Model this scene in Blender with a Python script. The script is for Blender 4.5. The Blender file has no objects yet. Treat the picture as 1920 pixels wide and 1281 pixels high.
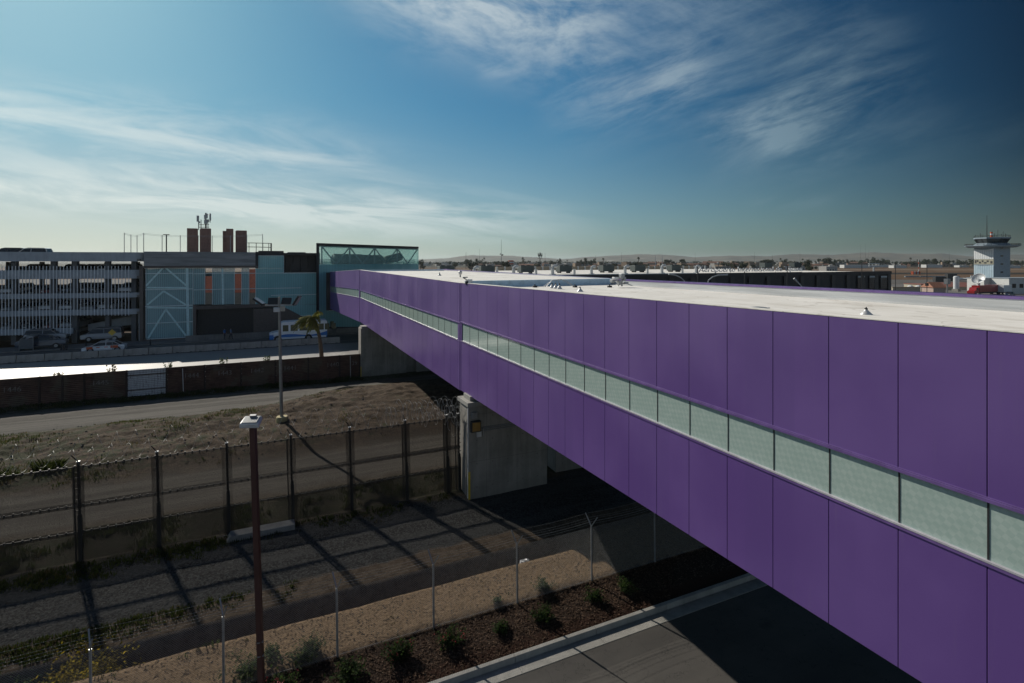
import bpy, bmesh, math, random
from mathutils import Vector, Matrix, noise as mnoise
from math import sin, cos, tan, pi, radians as R, atan2, sqrt
random.seed(7)
S = bpy.context.scene
C = S.collection
# ------------------------------------------------------------------ camera
EYE = 12.5; F = 1000.0; YAW = R(24.9)
cam = bpy.data.cameras.new('camera'); camo = bpy.data.objects.new('camera', cam); C.objects.link(camo)
camo.location = (0, 0, EYE); camo.rotation_euler = (R(90), 0, -YAW)
cam.sensor_width = 36; cam.lens = 36*F/1920; cam.shift_y = -150.5/1920
cam.clip_start = .1; cam.clip_end = 40000
S.camera = camo
S.view_settings.view_transform = 'Standard'; S.view_settings.look = 'None'
S.view_settings.exposure = 0.12; S.view_settings.gamma = 1
S.cycles.max_bounces = 6; S.cycles.transparent_max_bounces = 16
S.cycles.diffuse_bounces = 2; S.cycles.glossy_bounces = 3; S.cycles.volume_bounces = 0
fwd = Vector((sin(YAW), cos(YAW), 0)); rgt = Vector((cos(YAW), -sin(YAW), 0))
def ray(px, py):
    return fwd + rgt*((px-960)/F) + Vector((0, 0, (490-py)/F))
def at_Y(px, py, Y): d = ray(px, py); t = Y/d.y; return Vector((d.x*t, Y, EYE+d.z*t))
def at_X(px, py, X): d = ray(px, py); t = X/d.x; return Vector((X, d.y*t, EYE+d.z*t))
def at_Z(px, py, z): d = ray(px, py); t = (z-EYE)/d.z; return Vector((d.x*t, d.y*t, z))
def at_D(px, py, D): d = ray(px, py); return Vector((d.x*D, d.y*D, EYE+d.z*D))
# ------------------------------------------------------------------ node expressions
class NT:
    def __init__(s, t): s.t = t
    def new(s, ty, **kw):
        n = s.t.nodes.new(ty)
        for k, v in kw.items():
            if hasattr(n, k): setattr(n, k, v)
        return n
    def put(s, sock, v):
        if isinstance(v, V): s.t.links.new(v.s, sock)
        elif hasattr(v, 'is_output'): s.t.links.new(v, sock)
        else:
            if sock.type == 'RGBA' and not hasattr(v, '__len__'): v = (v, v, v, 1)
            elif sock.type == 'RGBA' and len(v) == 3: v = (*v, 1)
            sock.default_value = v
    def math(s, op, a, b=0.0, c=None, clamp=False):
        n = s.new('ShaderNodeMath', operation=op, use_clamp=clamp)
        s.put(n.inputs[0], a); s.put(n.inputs[1], b)
        if c is not None: s.put(n.inputs[2], c)
        return V(s, n.outputs[0])
    def sstep(s, x, a, b):
        n = s.new('ShaderNodeMapRange', interpolation_type='SMOOTHSTEP')
        s.put(n.inputs[0], x); n.inputs[1].default_value = a; n.inputs[2].default_value = b
        return V(s, n.outputs[0])
    def lin(s, x, a, b, c=0., d=1.):
        n = s.new('ShaderNodeMapRange'); s.put(n.inputs[0], x)
        for i, q in zip((1, 2, 3, 4), (a, b, c, d)): n.inputs[i].default_value = q
        return V(s, n.outputs[0])
    def noise(s, vec, scale=5, detail=4, rough=.55, dist=0.):
        n = s.new('ShaderNodeTexNoise'); s.put(n.inputs['Vector'], vec)
        n.inputs['Scale'].default_value = scale; n.inputs['Detail'].default_value = detail
        n.inputs['Roughness'].default_value = rough; n.inputs['Distortion'].default_value = dist
        return V(s, n.outputs[0])
    def vor(s, vec, scale=5, out='Distance'):
        n = s.new('ShaderNodeTexVoronoi'); s.put(n.inputs['Vector'], vec); n.inputs['Scale'].default_value = scale
        return V(s, n.outputs[out])
    def xyz(s, x, y, z):
        n = s.new('ShaderNodeCombineXYZ')
        for i, q in enumerate((x, y, z)): s.put(n.inputs[i], q)
        return V(s, n.outputs[0])
    def sep(s, v):
        n = s.new('ShaderNodeSeparateXYZ'); s.put(n.inputs[0], v)
        return [V(s, o) for o in n.outputs]
    def mix(s, f, a, b, blend='MIX'):
        n = s.new('ShaderNodeMix', data_type='RGBA', blend_type=blend)
        s.put(n.inputs[0], f); s.put(n.inputs[6], a); s.put(n.inputs[7], b)
        return V(s, n.outputs[2])
    def dot(s, v, c):
        n = s.new('ShaderNodeVectorMath', operation='DOT_PRODUCT'); s.put(n.inputs[0], v); n.inputs[1].default_value = c
        return V(s, n.outputs['Value'])
    def scale(s, v, c):
        n = s.new('ShaderNodeVectorMath', operation='MULTIPLY'); s.put(n.inputs[0], v); n.inputs[1].default_value = c
        return V(s, n.outputs[0])
    def bump(s, h, strength=.5, dist=.05):
        n = s.new('ShaderNodeBump'); s.put(n.inputs['Height'], h); n.inputs['Strength'].default_value = strength
        n.inputs['Distance'].default_value = dist
        return n.outputs[0]
class V:
    def __init__(s, nt, sock): s.nt = nt; s.s = sock
    def __add__(s, o): return s.nt.math('ADD', s, o)
    __radd__ = __add__
    def __sub__(s, o): return s.nt.math('SUBTRACT', s, o)
    def __rsub__(s, o): return s.nt.math('SUBTRACT', o, s)
    def __mul__(s, o): return s.nt.math('MULTIPLY', s, o)
    __rmul__ = __mul__
    def __truediv__(s, o): return s.nt.math('DIVIDE', s, o)
    def pw(s, o): return s.nt.math('POWER', s, o)
    def mx(s, o): return s.nt.math('MAXIMUM', s, o)
    def mn(s, o): return s.nt.math('MINIMUM', s, o)
    def clamp(s): return s.nt.math('ADD', s, 0.0, clamp=True)
    def sin(s): return s.nt.math('SINE', s)
    def frac(s): return s.nt.math('FRACT', s)
    def abs(s): return s.nt.math('ABSOLUTE', s)
    def exp(s): return s.nt.math('EXPONENT', s)
    def lt(s, o): return s.nt.math('LESS_THAN', s, o)
    def gt(s, o): return s.nt.math('GREATER_THAN', s, o)
# ------------------------------------------------------------------ sky
SUN_AZ = R(-19.5); SUN_EL = R(31.6)
W = bpy.data.worlds.new('World'); S.world = W; W.use_nodes = True
nt = NT(W.node_tree)
for n in list(W.node_tree.nodes): W.node_tree.nodes.remove(n)
sky = nt.new('ShaderNodeTexSky', sky_type='NISHITA')
sky.sun_disc = False; sky.sun_elevation = SUN_EL; sky.sun_rotation = SUN_AZ
sky.altitude = 100; sky.air_density = 1.0; sky.dust_density = 1.0; sky.ozone_density = 2.0
tc = nt.new('ShaderNodeTexCoord')
D = V(nt, tc.outputs['Generated'])
dx, dy, dz = nt.sep(D)
f_ = nt.dot(D, tuple(fwd)).mx(.15)
U = nt.dot(D, tuple(rgt))/f_; Vv = dz/f_
PX = U*1000 + 960; PY = 490 - Vv*1000           # a fixed chart of the southern half of the sky
# deep blue away from the sun (light there is strongly polarised)
side = nt.lin(U, -1.0, 1.0, 0, 1)
behind = nt.sstep(nt.dot(D, tuple(fwd)), .25, -.3)
el = Vv.mx(0)
SKYCOL = V(nt, sky.outputs[0])
def tint(stops, x):
    n = nt.new('ShaderNodeValToRGB'); nt.put(n.inputs[0], x); cr = n.color_ramp
    while len(cr.elements) > 1: cr.elements.remove(cr.elements[0])
    cr.elements[0].position = stops[0][0]; cr.elements[0].color = (*stops[0][1], 1)
    for p, c in stops[1:]:
        e = cr.elements.new(p); e.color = (*c, 1)
    return V(nt, n.outputs[0])
#SKYTINT
tl = tint([(0, (.50, .70, .80)), (.5, (.46, .74, .88)), (.75, (.30, .48, .54)), (1, (.11, .155, .165))], side)
th = tint([(0, (.27, .63, .86)), (.4, (.20, .57, .84)), (.55, (.16, .52, .78)), (.75, (.085, .27, .40)), (1, (.012, .07, .115))], side)
tt = nt.mix(nt.sstep(el, .02, .32), tl, th); tt = nt.mix(nt.sstep(dz, .55, .85), tt, (.14, .22, .28))
base = nt.mix(1.0, SKYCOL, tt, 'MULTIPLY')
base = nt.mix(behind, base, nt.mix(1.0, SKYCOL, nt.mix(nt.sstep(dz, .15, .65), (1.25, 1.33, 1.42), (.38, .42, .48)), 'MULTIPLY'))
# cirrus: long noise streaks inside soft masks
def seg(x0, y0, x1, y1, w):
    L = sqrt((x1-x0)**2+(y1-y0)**2); ex, ey = (x1-x0)/L, (y1-y0)/L
    a = (PX-x0)*ex + (PY-y0)*ey; b = (PY-y0)*ex - (PX-x0)*ey
    a2 = (a - L/2)/(L/2); b2 = b/w
    return ((a2*a2*a2*a2 + b2*b2)*-1.0).exp()
def streak(ang, sx, sy, sc, det=6, rough=.62, dist=.6, off=0.):
    ca, sa = cos(R(ang)), sin(R(ang))
    a = (PX*ca + PY*sa)/1000*sx + off; b = (PY*ca - PX*sa)/1000*sy
    return nt.noise(nt.xyz(a, b, off), sc, det, rough, dist)
cA = streak(9, 1.0, 5.5, 3.2, off=3.1); cB = streak(7, 1.2, 8.0, 3.5, off=7.7)
cC = streak(-20, 1.15, 5.4, 3.4, 8, .66, .30, off=12.3); cD = streak(14, 1.7, 3.6, 3.0, 8, .64, .35, off=5.0); big = streak(-12, 1.3, 2.4, 2.2, 5, .6, .9, 21.)
left = (seg(-250, 165, 720, 325, 62)*.9 + seg(-250, 300, 500, 345, 40)*.55)*nt.sstep(cA, .30, .72)
low = (seg(-200, 345, 1000, 425, 36)*1.0 + seg(250, 355, 1000, 400, 40)*.6)*nt.sstep(cB, .34, .68)
glow = seg(-300, 470, 1000, 500, 90)*.20
top = (seg(700, -55, 1160, 100, 85)*1.2 + seg(640, -70, 1500, 40, 75)*.6)*nt.sstep(cD, .28, .70)
mid = (seg(1040, 190, 1330, 150, 70)*.95 + seg(1330, 260, 1720, 110, 80)*1.0 + seg(1360, 215, 1600, 300, 55)*.8
       + seg(1100, 60, 1680, 60, 120)*.42 + seg(1560, 280, 2000, 230, 50)*.35 + seg(900, 130, 1000, 120, 30)*.4 + seg(1420, 385, 1560, 375, 12)*.6)*nt.sstep(cC, .33, .74)*nt.lin(big, .3, .62, .35, 1.1)
cl = (left + low + top + mid).clamp()*nt.lin(PX, 900, 1900, 1, .75)
ccol = tint([(0, (1.9, 1.98, 1.85)), (.45, (1.55, 1.68, 1.66)), (.62, (.95, 1.15, 1.25)), (.75, (.62, .86, .98)), (1, (.18, .3, .38))], side)
SKYS = 0.10
b1 = nt.scale(base, (SKYS,)*3)
sk = nt.new('ShaderNodeVectorMath', operation='DIVIDE'); nt.put(sk.inputs[0], b1); pl = nt.new('ShaderNodeVectorMath', operation='ADD'); nt.put(pl.inputs[0], nt.scale(b1, (.9,)*3)); pl.inputs[1].default_value = (1, 1, 1); nt.put(sk.inputs[1], pl.outputs[0])
bgm = nt.mix(cl*.60, V(nt, sk.outputs[0]), nt.scale(ccol, (.42,)*3))
bgm = nt.mix(glow, bgm, (.62, .72, .66))
bg = nt.new('ShaderNodeBackground'); bg.inputs[1].default_value = 1.0
nt.put(bg.inputs[0], bgm)
wo = nt.new('ShaderNodeOutputWorld'); W.node_tree.links.new(bg.outputs[0], wo.inputs[0])
# the strength of the sky sits in SKYS (0.10): it multiplies the Sky Texture before the cirrus is mixed in
# ------------------------------------------------------------------ sun
sl = bpy.data.lights.new('sun', 'SUN'); sl.energy = 4.6; sl.angle = R(.53); sl.color = (1, .93, .82)
so = bpy.data.objects.new('sun', sl); C.objects.link(so)
sd = Vector((sin(SUN_AZ)*cos(SUN_EL), cos(SUN_AZ)*cos(SUN_EL), sin(SUN_EL)))
so.rotation_euler = sd.to_track_quat('Z', 'Y').to_euler(); so.location = sd*300
# ------------------------------------------------------------------ helpers
ORG = {}
class MB:
    def __init__(s): s.v = []; s.f = []; s.m = []; s.mi = 0
    def face(s, pts):
        n = len(s.v); s.v += [Vector(p) for p in pts]; s.f.append(list(range(n, n+len(pts)))); s.m.append(s.mi); return s
    def mesh(s, vs, fs):
        n = len(s.v); s.v += [Vector(p) for p in vs]
        for f in fs: s.f.append([n+i for i in f]); s.m.append(s.mi)
        return s
    def box(s, a, b):
        x0, y0, z0 = [min(p, q) for p, q in zip(a, b)]; x1, y1, z1 = [max(p, q) for p, q in zip(a, b)]
        return s.mesh([(x0,y0,z0),(x1,y0,z0),(x1,y1,z0),(x0,y1,z0),(x0,y0,z1),(x1,y0,z1),(x1,y1,z1),(x0,y1,z1)],
            [(0,3,2,1),(4,5,6,7),(0,1,5,4),(1,2,6,5),(2,3,7,6),(3,0,4,7)])
    def cbox(s, c, d): return s.box([p-q/2 for p, q in zip(c, d)], [p+q/2 for p, q in zip(c, d)])
    def hexa(s, b, t):      # four bottom, four top points
        return s.mesh(list(b)+list(t), [(0,3,2,1),(4,5,6,7),(0,1,5,4),(1,2,6,5),(2,3,7,6),(3,0,4,7)])
    def prism(s, poly, axis, a, b):     # polygon in the two other axes, extruded along axis
        def P(u, v, w): return {'x': (w, u, v), 'y': (u, w, v), 'z': (u, v, w)}[axis]
        n = len(poly)
        vs = [P(u, v, a) for u, v in poly] + [P(u, v, b) for u, v in poly]
        fs = [list(range(n))[::-1], list(range(n, 2*n))] + [(i, (i+1) % n, n+(i+1) % n, n+i) for i in range(n)]
        return s.mesh(vs, fs)
    def tube(s, pts, r, n=6, cap=True):
        pts = [Vector(p) for p in pts]; k = len(pts)
        rs = r if hasattr(r, '__len__') else [r]*k
        n0 = len(s.v)
        for i, p in enumerate(pts):
            t = (pts[min(i+1, k-1)]-pts[max(i-1, 0)])
            if t.length < 1e-9: t = Vector((0, 0, 1))
            t.normalize(); u = t.orthogonal().normalized() if abs(t.z) > .95 else t.cross(Vector((0, 0, 1))).normalized()
            if abs(t.z) > .95: u = (Vector((1, 0, 0))-t*t.x).normalized()
            w = t.cross(u)
            for j in range(n):
                a = 2*pi*(j+.5)/n; s.v.append(p+(u*cos(a)+w*sin(a))*rs[i])
        for i in range(k-1):
            for j in range(n):
                a = n0+i*n+j; b = n0+i*n+(j+1) % n; s.f.append([a, b, b+n, a+n]); s.m.append(s.mi)
        if cap and n > 2:
            s.f.append([n0+j for j in range(n)][::-1]); s.f.append([n0+(k-1)*n+j for j in range(n)]); s.m += [s.mi]*2
        return s
    def bar(s, a, b, w, h):         # rectangular bar between two points, w across, h upright
        a = Vector(a); b = Vector(b); t = (b-a).normalized()
        u = t.cross(Vector((0, 0, 1))); u = Vector((1, 0, 0)) if u.length < 1e-4 else u.normalized()
        q = u.cross(t); u = u*w/2; q = q*h/2
        return s.hexa([a-u-q, a+u-q, b+u-q, b-u-q], [a-u+q, a+u+q, b+u+q, b-u+q])
    def lathe(s, c, prof, n=16):
        c = Vector(c); n0 = len(s.v); k = len(prof)
        for r, z in prof:
            for j in range(n): s.v.append(c+Vector((r*cos(2*pi*j/n), r*sin(2*pi*j/n), z)))
        for i in range(k-1):
            for j in range(n):
                a = n0+i*n+j; b = n0+i*n+(j+1) % n; s.f.append([a, b, b+n, a+n]); s.m.append(s.mi)
        s.f.append([n0+j for j in range(n)][::-1]); s.f.append([n0+(k-1)*n+j for j in range(n)]); s.m += [s.mi]*2
        return s
    def build(s, name, mat, parent=None, bevel=0, smooth=False, fix=False):
        me = bpy.data.meshes.new(name)
        o0 = ORG.get(parent.name, Vector()) if parent else Vector()
        me.from_pydata([tuple(p-o0) for p in s.v], [], s.f)
        mats = mat if isinstance(mat, (list, tuple)) else [mat]
        for m in mats: me.materials.append(m)
        me.polygons.foreach_set('material_index', s.m)
        if smooth: me.polygons.foreach_set('use_smooth', [True]*len(me.polygons))
        if fix:
            bm = bmesh.new(); bm.from_mesh(me); bmesh.ops.recalc_face_normals(bm, faces=bm.faces); bm.to_mesh(me); bm.free()
        me.update()
        o = bpy.data.objects.new(name, me); C.objects.link(o)
        if parent: o.parent = parent; ORG[o.name] = o0
        if bevel:
            md = o.modifiers.new('bevel', 'BEVEL'); md.width = bevel; md.segments = 2; md.limit_method = 'ANGLE'
        return o
def tag(o, label=None, cat=None, group=None, kind=None):
    if label: o['label'] = label
    if cat: o['category'] = cat
    if group: o['group'] = group
    if kind: o['kind'] = kind
    return o
def thing(name, loc, label, cat, group=None, kind=None):
    o = bpy.data.objects.new(name, None); C.objects.link(o); o.location = loc; o.empty_display_size = .3
    ORG[o.name] = Vector(loc); return tag(o, label, cat, group, kind)
KIDS = {}
def copy_tree(o, parent=None):
    c = o.copy(); C.objects.link(c)
    if parent: c.parent = parent
    for ch in [q for q in C.objects if q.parent == o]: copy_tree(ch, c)
    return c
def place(proto, loc, rz=0, label=None, group=None, scale=None, first=[]):
    o = copy_tree(proto) if proto.name in first else proto
    first.append(proto.name); o.location = loc; o.rotation_euler = (0, 0, rz)
    if scale: o.scale = (scale,)*3 if not hasattr(scale, '__len__') else scale
    if label: o['label'] = label
    if group: o['group'] = group
    return o
def structure(o, label=None, cat=None): o['kind'] = 'structure'; return tag(o, label, cat)
# ------------------------------------------------------------------ materials
M = {}
def mat(name, col=(.5,.5,.5), rough=.6, metal=0., fn=None, coat=0., spec=None):
    m = bpy.data.materials.new(name); m.use_nodes = True
    p = m.node_tree.nodes['Principled BSDF']
    p.inputs['Base Color'].default_value = (*col, 1); p.inputs['Roughness'].default_value = rough; p.inputs['Metallic'].default_value = metal
    if coat: p.inputs['Coat Weight'].default_value = coat
    if spec is not None: p.inputs['Specular IOR Level'].default_value = spec
    if fn:
        n = NT(m.node_tree); t = n.new('ShaderNodeTexCoord'); fn(n, V(n, t.outputs['Object']), p, m)
    M[name] = m; return m
def worn(a, sc=2., b=None, lo=.35, hi=.65, bs=.1, fine=40., dist=.01, stretch=(1,1,1), rv=0.):
    b = b or tuple(x*.7 for x in a)
    def fn(n, P, p, m):
        Q = n.scale(P, stretch)
        k = n.noise(Q, sc, 6, .6); k2 = n.noise(P, fine, 3, .6)
        n.put(p.inputs['Base Color'], n.mix(n.sstep(k*.75+k2*.25, lo, hi), b, a))
        if not bs: p.inputs['Specular IOR Level'].default_value = .12; p.inputs['Roughness'].default_value = .9
        if bs: n.put(p.inputs['Normal'], n.bump(k2*.5+k*.5, bs, dist))
        if rv: n.put(p.inputs['Roughness'], n.lin(k, .3, .7, p.inputs['Roughness'].default_value-rv, p.inputs['Roughness'].default_value+rv))
    return fn
def simple(name, col, rough=.6, metal=0., sc=3., var=.75, bs=.06, **k):
    return mat(name, col, rough, metal, worn(col, sc, tuple(c*var for c in col), bs=bs), **k)

def leafy(name, k=.5):
    """let light through thin leaves"""
    m = M[name]; tr_ = m.node_tree; p = tr_.nodes['Principled BSDF']; o = tr_.nodes['Material Output']; tl_ = tr_.nodes.new('ShaderNodeBsdfTranslucent'); mx_ = tr_.nodes.new('ShaderNodeMixShader')
    src = p.inputs['Base Color'].links[0].from_socket; mm = tr_.nodes.new('ShaderNodeMix'); mm.data_type = 'RGBA'; mm.blend_type = 'MULTIPLY'; mm.inputs[0].default_value = 1; tr_.links.new(src, mm.inputs[6]); mm.inputs[7].default_value = (1.3, 1.35, .9, 1)
    tr_.links.new(mm.outputs[2], tl_.inputs[0]); mx_.inputs[0].default_value = k; tr_.links.new(p.outputs[0], mx_.inputs[1]); tr_.links.new(tl_.outputs[0], mx_.inputs[2]); tr_.links.new(mx_.outputs[0], o.inputs[0])
# ------------------------------------------------------------------ terrain
def lerp(a, b, t): return a+(b-a)*t
def prof(tab, y):
    for (a, za), (b, zb) in zip(tab, tab[1:]):
        if y <= b: return lerp(za, zb, max(0, min(1, (y-a)/(b-a))))
    return tab[-1][1]
ZT = [(15.2,.10),(16.2,.17),(17.15,.20),(17.3,.34),(18.6,.42),(19.2,.45),(19.75,-.45),(20.3,-.5),(20.55,.18),(20.8,.25),(21.8,.30),(25.8,.34),(26.9,.46),(29,.5),(35,.48),(36.6,.62),(39,.95),(43,1.15),(46,1.0),(47.8,.62),(50,.55),(54,.5),(57,.55),(60,.6)]
def gz(x, y):
    z = prof(ZT, y)
    if 19.2 < y < 20.9:      # the ditch peters out to the right
        k = max(0, min(1, (x-10.8)/2.2)); z = lerp(z, .33, k*k*(3-2*k))
    ye = 48.5+max(0, min(4.5, (x+1)*.6))
    if 35.5 < y < ye:
        w = sin(pi*(y-35.5)/(ye-35.5)); z += w*(ye-48.5)*.12
        z += w*(.35*max(0, min(1, (x+6)/10)) - .25*max(0, min(1, (-x-4)/14)))
        n = mnoise.noise((x*.35, y*.5, 1.))*.22 + mnoise.noise((x*1.1+.4*y, y*1.4, 4.))*.16 + mnoise.noise((x*2.6, y*2.6, 9.))*.09
        z += w*n
    if y > 17.3:
        z += mnoise.noise((x*.5, y*.6, 3.))*.04 + mnoise.noise((x*2.2, y*2.2, 5.))*.015
    elif y > 15.5: z += mnoise.noise((x*2.5, y*2.5, 5.))*.02
    return z
def band(n, y, a, b, w): return n.sstep(y, a-w, a+w)*(1.0-n.sstep(y, b-w, b+w))
def ground_fn(n, P, p, m):
    x, y, z = n.sep(P)
    w1 = n.noise(P, .55, 4, .6); w2 = n.noise(P, 3.0, 4, .6); f = n.noise(P, 14, 4, .7); ff = n.noise(P, 55, 2, .7)
    yy = y + (w1-.5)*2.4 + (w2-.5)*.7
    ys = y + (w2-.5)*.5
    dirt = n.mix(n.sstep(w1*.5+f*.5, .35, .62), (.048,.036,.026), (.098,.078,.058))
    # planter bark
    chips = n.vor(n.scale(P, (1, 1.6, 1)), 22, 'Color'); cs = n.sep(chips)[0]
    bark = n.mix(n.sstep(cs, .15, .95), (.016,.009,.006), (.062,.038,.026))
    bark = n.mix(n.sstep(cs, .90, .99), bark, (.15,.11,.08))
    bark = n.mix(n.sstep(y+(w2-.5)*.3, 15.95, 15.6), bark, (.035,.016,.010))
    tan_ = n.mix(n.sstep(f*.6+ff*.4, .36, .60), (.115,.076,.042), (.245,.170,.102))
    tan_ = n.mix(n.sstep(w2*.6+ff*.4, .56, .72), tan_, (.06,.045,.028))
    col = n.mix(n.sstep(ys, 17.18, 17.34), bark, tan_)
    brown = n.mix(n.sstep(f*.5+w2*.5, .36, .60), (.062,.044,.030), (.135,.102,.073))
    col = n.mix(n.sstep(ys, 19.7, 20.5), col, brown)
    pe = n.sep(n.vor(P, 16, 'Color'))[1]
    grav = n.mix(n.sstep(pe*.6+ff*.4, .25, .85), (.024,.024,.023), (.070,.070,.068))
    road = n.mix(n.sstep(w2*.5+ff*.5, .35, .65), (.055,.055,.053), (.085,.084,.081))
    g2 = n.mix(n.sstep(n.noise(n.scale(P, (.12, 1.0, 1)), 1.5, 3, .5), .42, .58), grav, n.mix(.5, grav, road))
    col = n.mix(n.sstep(ys+(w1-.5)*.9, 21.75, 22.0), col, g2)
    # weedy verge under the tall fence
    weed = n.mix(n.sstep(f*.6+ff*.4, .35, .65), (.022,.024,.011), (.050,.054,.024))
    col = n.mix(n.sstep(yy, 26.0, 26.5), col, dirt)
    col = n.mix(band(n, yy, 26.6, 29.6, .5)*n.sstep(f*.5+w2*.5, .38, .58), col, weed)
    trk = n.mix(n.sstep(n.noise(n.scale(P, (.06, 1.3, 1)), 1.2, 4, .6)*.7+ff*.3, .38, .62), (.062,.054,.045), (.105,.094,.079))
    col = n.mix(band(n, yy, 30.2, 35.4, .5), col, trk)
    mound = n.mix(n.sstep(w2*.5+f*.5, .36, .62), (.026,.017,.011), (.096,.068,.045))
    mound = n.mix(n.sstep(n.noise(n.scale(P, (1, 1, 2)), 1.1, 6, .7)+(x*-.006), .52, .64), mound, weed)
    col = n.mix(n.sstep(yy, 35.6, 36.6), col, mound)
    t2 = n.mix(n.sstep(n.noise(n.scale(P, (.05, 1.2, 1)), 1.4, 4, .6), .38, .62), (.075,.070,.062), (.125,.117,.104))
    sh_ = ((x+1.0)*.6).mx(0.0).mn(4.5)
    col = n.mix(n.sstep(yy-sh_, 46.6, 47.5), col, t2)
    col = n.mix(band(n, y-sh_+(w1-.5)*1.1, 46.9, 47.7, .25)*n.sstep(w2, .42, .55), col, weed)
    col = n.mix(n.sstep(yy, 54.2, 55.2)*n.sstep(w2*.6+f*.4, .36, .52), col, weed)
    n.put(p.inputs['Base Color'], col); p.inputs['Roughness'].default_value = .95; p.inputs['Specular IOR Level'].default_value = .15
    clod = n.noise(P, 5, 6, .75)
    n.put(p.inputs['Normal'], n.bump(clod*.7+f*.35+pe*.12+ff*.12, 1.0, .13))
mat('ground_soil', fn=ground_fn)
def grid(x0, x1, y0, y1, dx, dy, zf):
    nx = int((x1-x0)/dx)+1; ny = int((y1-y0)/dy)+1; vs = []; fs = []
    for j in range(ny):
        for i in range(nx):
            x = x0+(x1-x0)*i/(nx-1); y = y0+(y1-y0)*j/(ny-1); vs.append((x, y, zf(x, y)))
    for j in range(ny-1):
        for i in range(nx-1):
            a = j*nx+i; fs.append((a, a+1, a+1+nx, a+nx))
    return vs, fs
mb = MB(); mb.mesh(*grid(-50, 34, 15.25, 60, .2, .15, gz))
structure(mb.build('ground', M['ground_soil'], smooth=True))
mb = MB()
mb.mesh(*grid(-90, -50, 15.25, 60, 4, .5, lambda x, y: prof(ZT, y))); mb.mesh(*grid(34, 90, 15.25, 60, 4, .5, lambda x, y: .3))
structure(mb.build('ground_margin', M['ground_soil']))
# asphalt lot
def lot_fn(n, P, p, m):
    a = n.noise(P, .35, 5, .6); b = n.noise(P, 60, 3, .7); c = n.noise(n.scale(P, (.25, 2, 1)), .6, 4, .6)
    cc = n.mix(n.sstep(a*.4+b*.4+c*.2, .38, .62), (.036,.033,.030), (.068,.062,.055))
    sp = n.vor(P, .55); ob = n.noise(P, 2.3, 4, .6); cc = n.mix(n.sstep(sp+(ob-.5)*.5, .22, .08)*.55, cc, (.022,.020,.019))
    crk = n.noise(P, .6, 5, .6)-.5; cc = n.mix(n.sstep(crk.abs(), .004, .001)*.8, cc, (.015,.014,.013))
    n.put(p.inputs['Base Color'], cc)
    n.put(p.inputs['Normal'], n.bump(b, .25, .006)); p.inputs['Roughness'].default_value = .85
mat('asphalt', fn=lot_fn)
mb = MB(); mb.box((-90, -40, -.3), (90, 14.51, 0)); structure(mb.build('parking_lot', M['asphalt']))
def conc_fn(a, b, js=0.):
    def fn(n, P, p, m):
        k = n.noise(P, .8, 6, .65); s = n.noise(n.scale(P, (2.2, 2.2, .25)), 1.5, 5, .6); f = n.noise(P, 45, 3, .6)
        n.put(p.inputs['Base Color'], n.mix(n.sstep(k*.45+s*.3+f*.25, .36, .62), b, a)); p.inputs['Roughness'].default_value = .85
        n.put(p.inputs['Normal'], n.bump(f*.6+k*.4, .2, .01))
    return fn
mat('kerb_concrete', fn=conc_fn((.31,.30,.275), (.20,.195,.18)))
mat('concrete', fn=conc_fn((.33,.315,.285), (.21,.20,.18)))
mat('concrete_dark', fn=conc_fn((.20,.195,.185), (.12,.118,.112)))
mb = MB()
for k in range(-20, 20):
    x = k*3.0+1.1
    mb.prism([(15.02,-.2),(15.05,.15),(15.065,.165),(15.20,.165),(15.215,.15),(15.22,-.2)], 'x', x+.008, x+2.992)
structure(mb.build('kerb', M['kerb_concrete']))
mb = MB()
for k in range(-20, 20):
    x = k*3.0+1.1
    mb.prism([(14.52,-.2),(14.52,.012),(15.015,-.02),(15.015,-.2)], 'x', x+.006, x+2.994)
structure(mb.build('gutter', M['kerb_concrete']))
# street behind the rusty wall
def street_fn(n, P, p, m):
    x, y, z = n.sep(P)
    a = n.noise(n.scale(P, (.15, 1, 1)), 1.1, 5, .6); b = n.noise(P, 30, 3, .7)
    pale_conc = n.mix(n.sstep(a*.5+b*.5, .36, .62), (.19,.185,.178), (.25,.245,.235))  # pale concrete between the rusty wall and the asphalt
    asp = n.mix(n.sstep(a*.5+b*.5, .38, .62), (.055,.058,.062), (.085,.088,.092))
    c = n.mix(n.sstep(y, 79.0, 79.1), pale_conc, asp)
    for yl in (81.6, 87.4): c = n.mix(band(n, y, yl-.06, yl+.06, .01), c, (.42,.41,.36))
    n.put(p.inputs['Base Color'], c); p.inputs['Roughness'].default_value = .5; p.inputs['Specular IOR Level'].default_value = .5
    n.put(p.inputs['Normal'], n.bump(b, .3, .012))
mat('street_paving', fn=street_fn)
mb = MB(); mb.box((-110, 58.2, .2), (60, 88.6, .82)); structure(mb.build('street', M['street_paving']))
mb = MB(); mb.box((-110, 88.6, .2), (60, 93, .97)); structure(mb.build('pavement', M['concrete_dark']))
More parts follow.
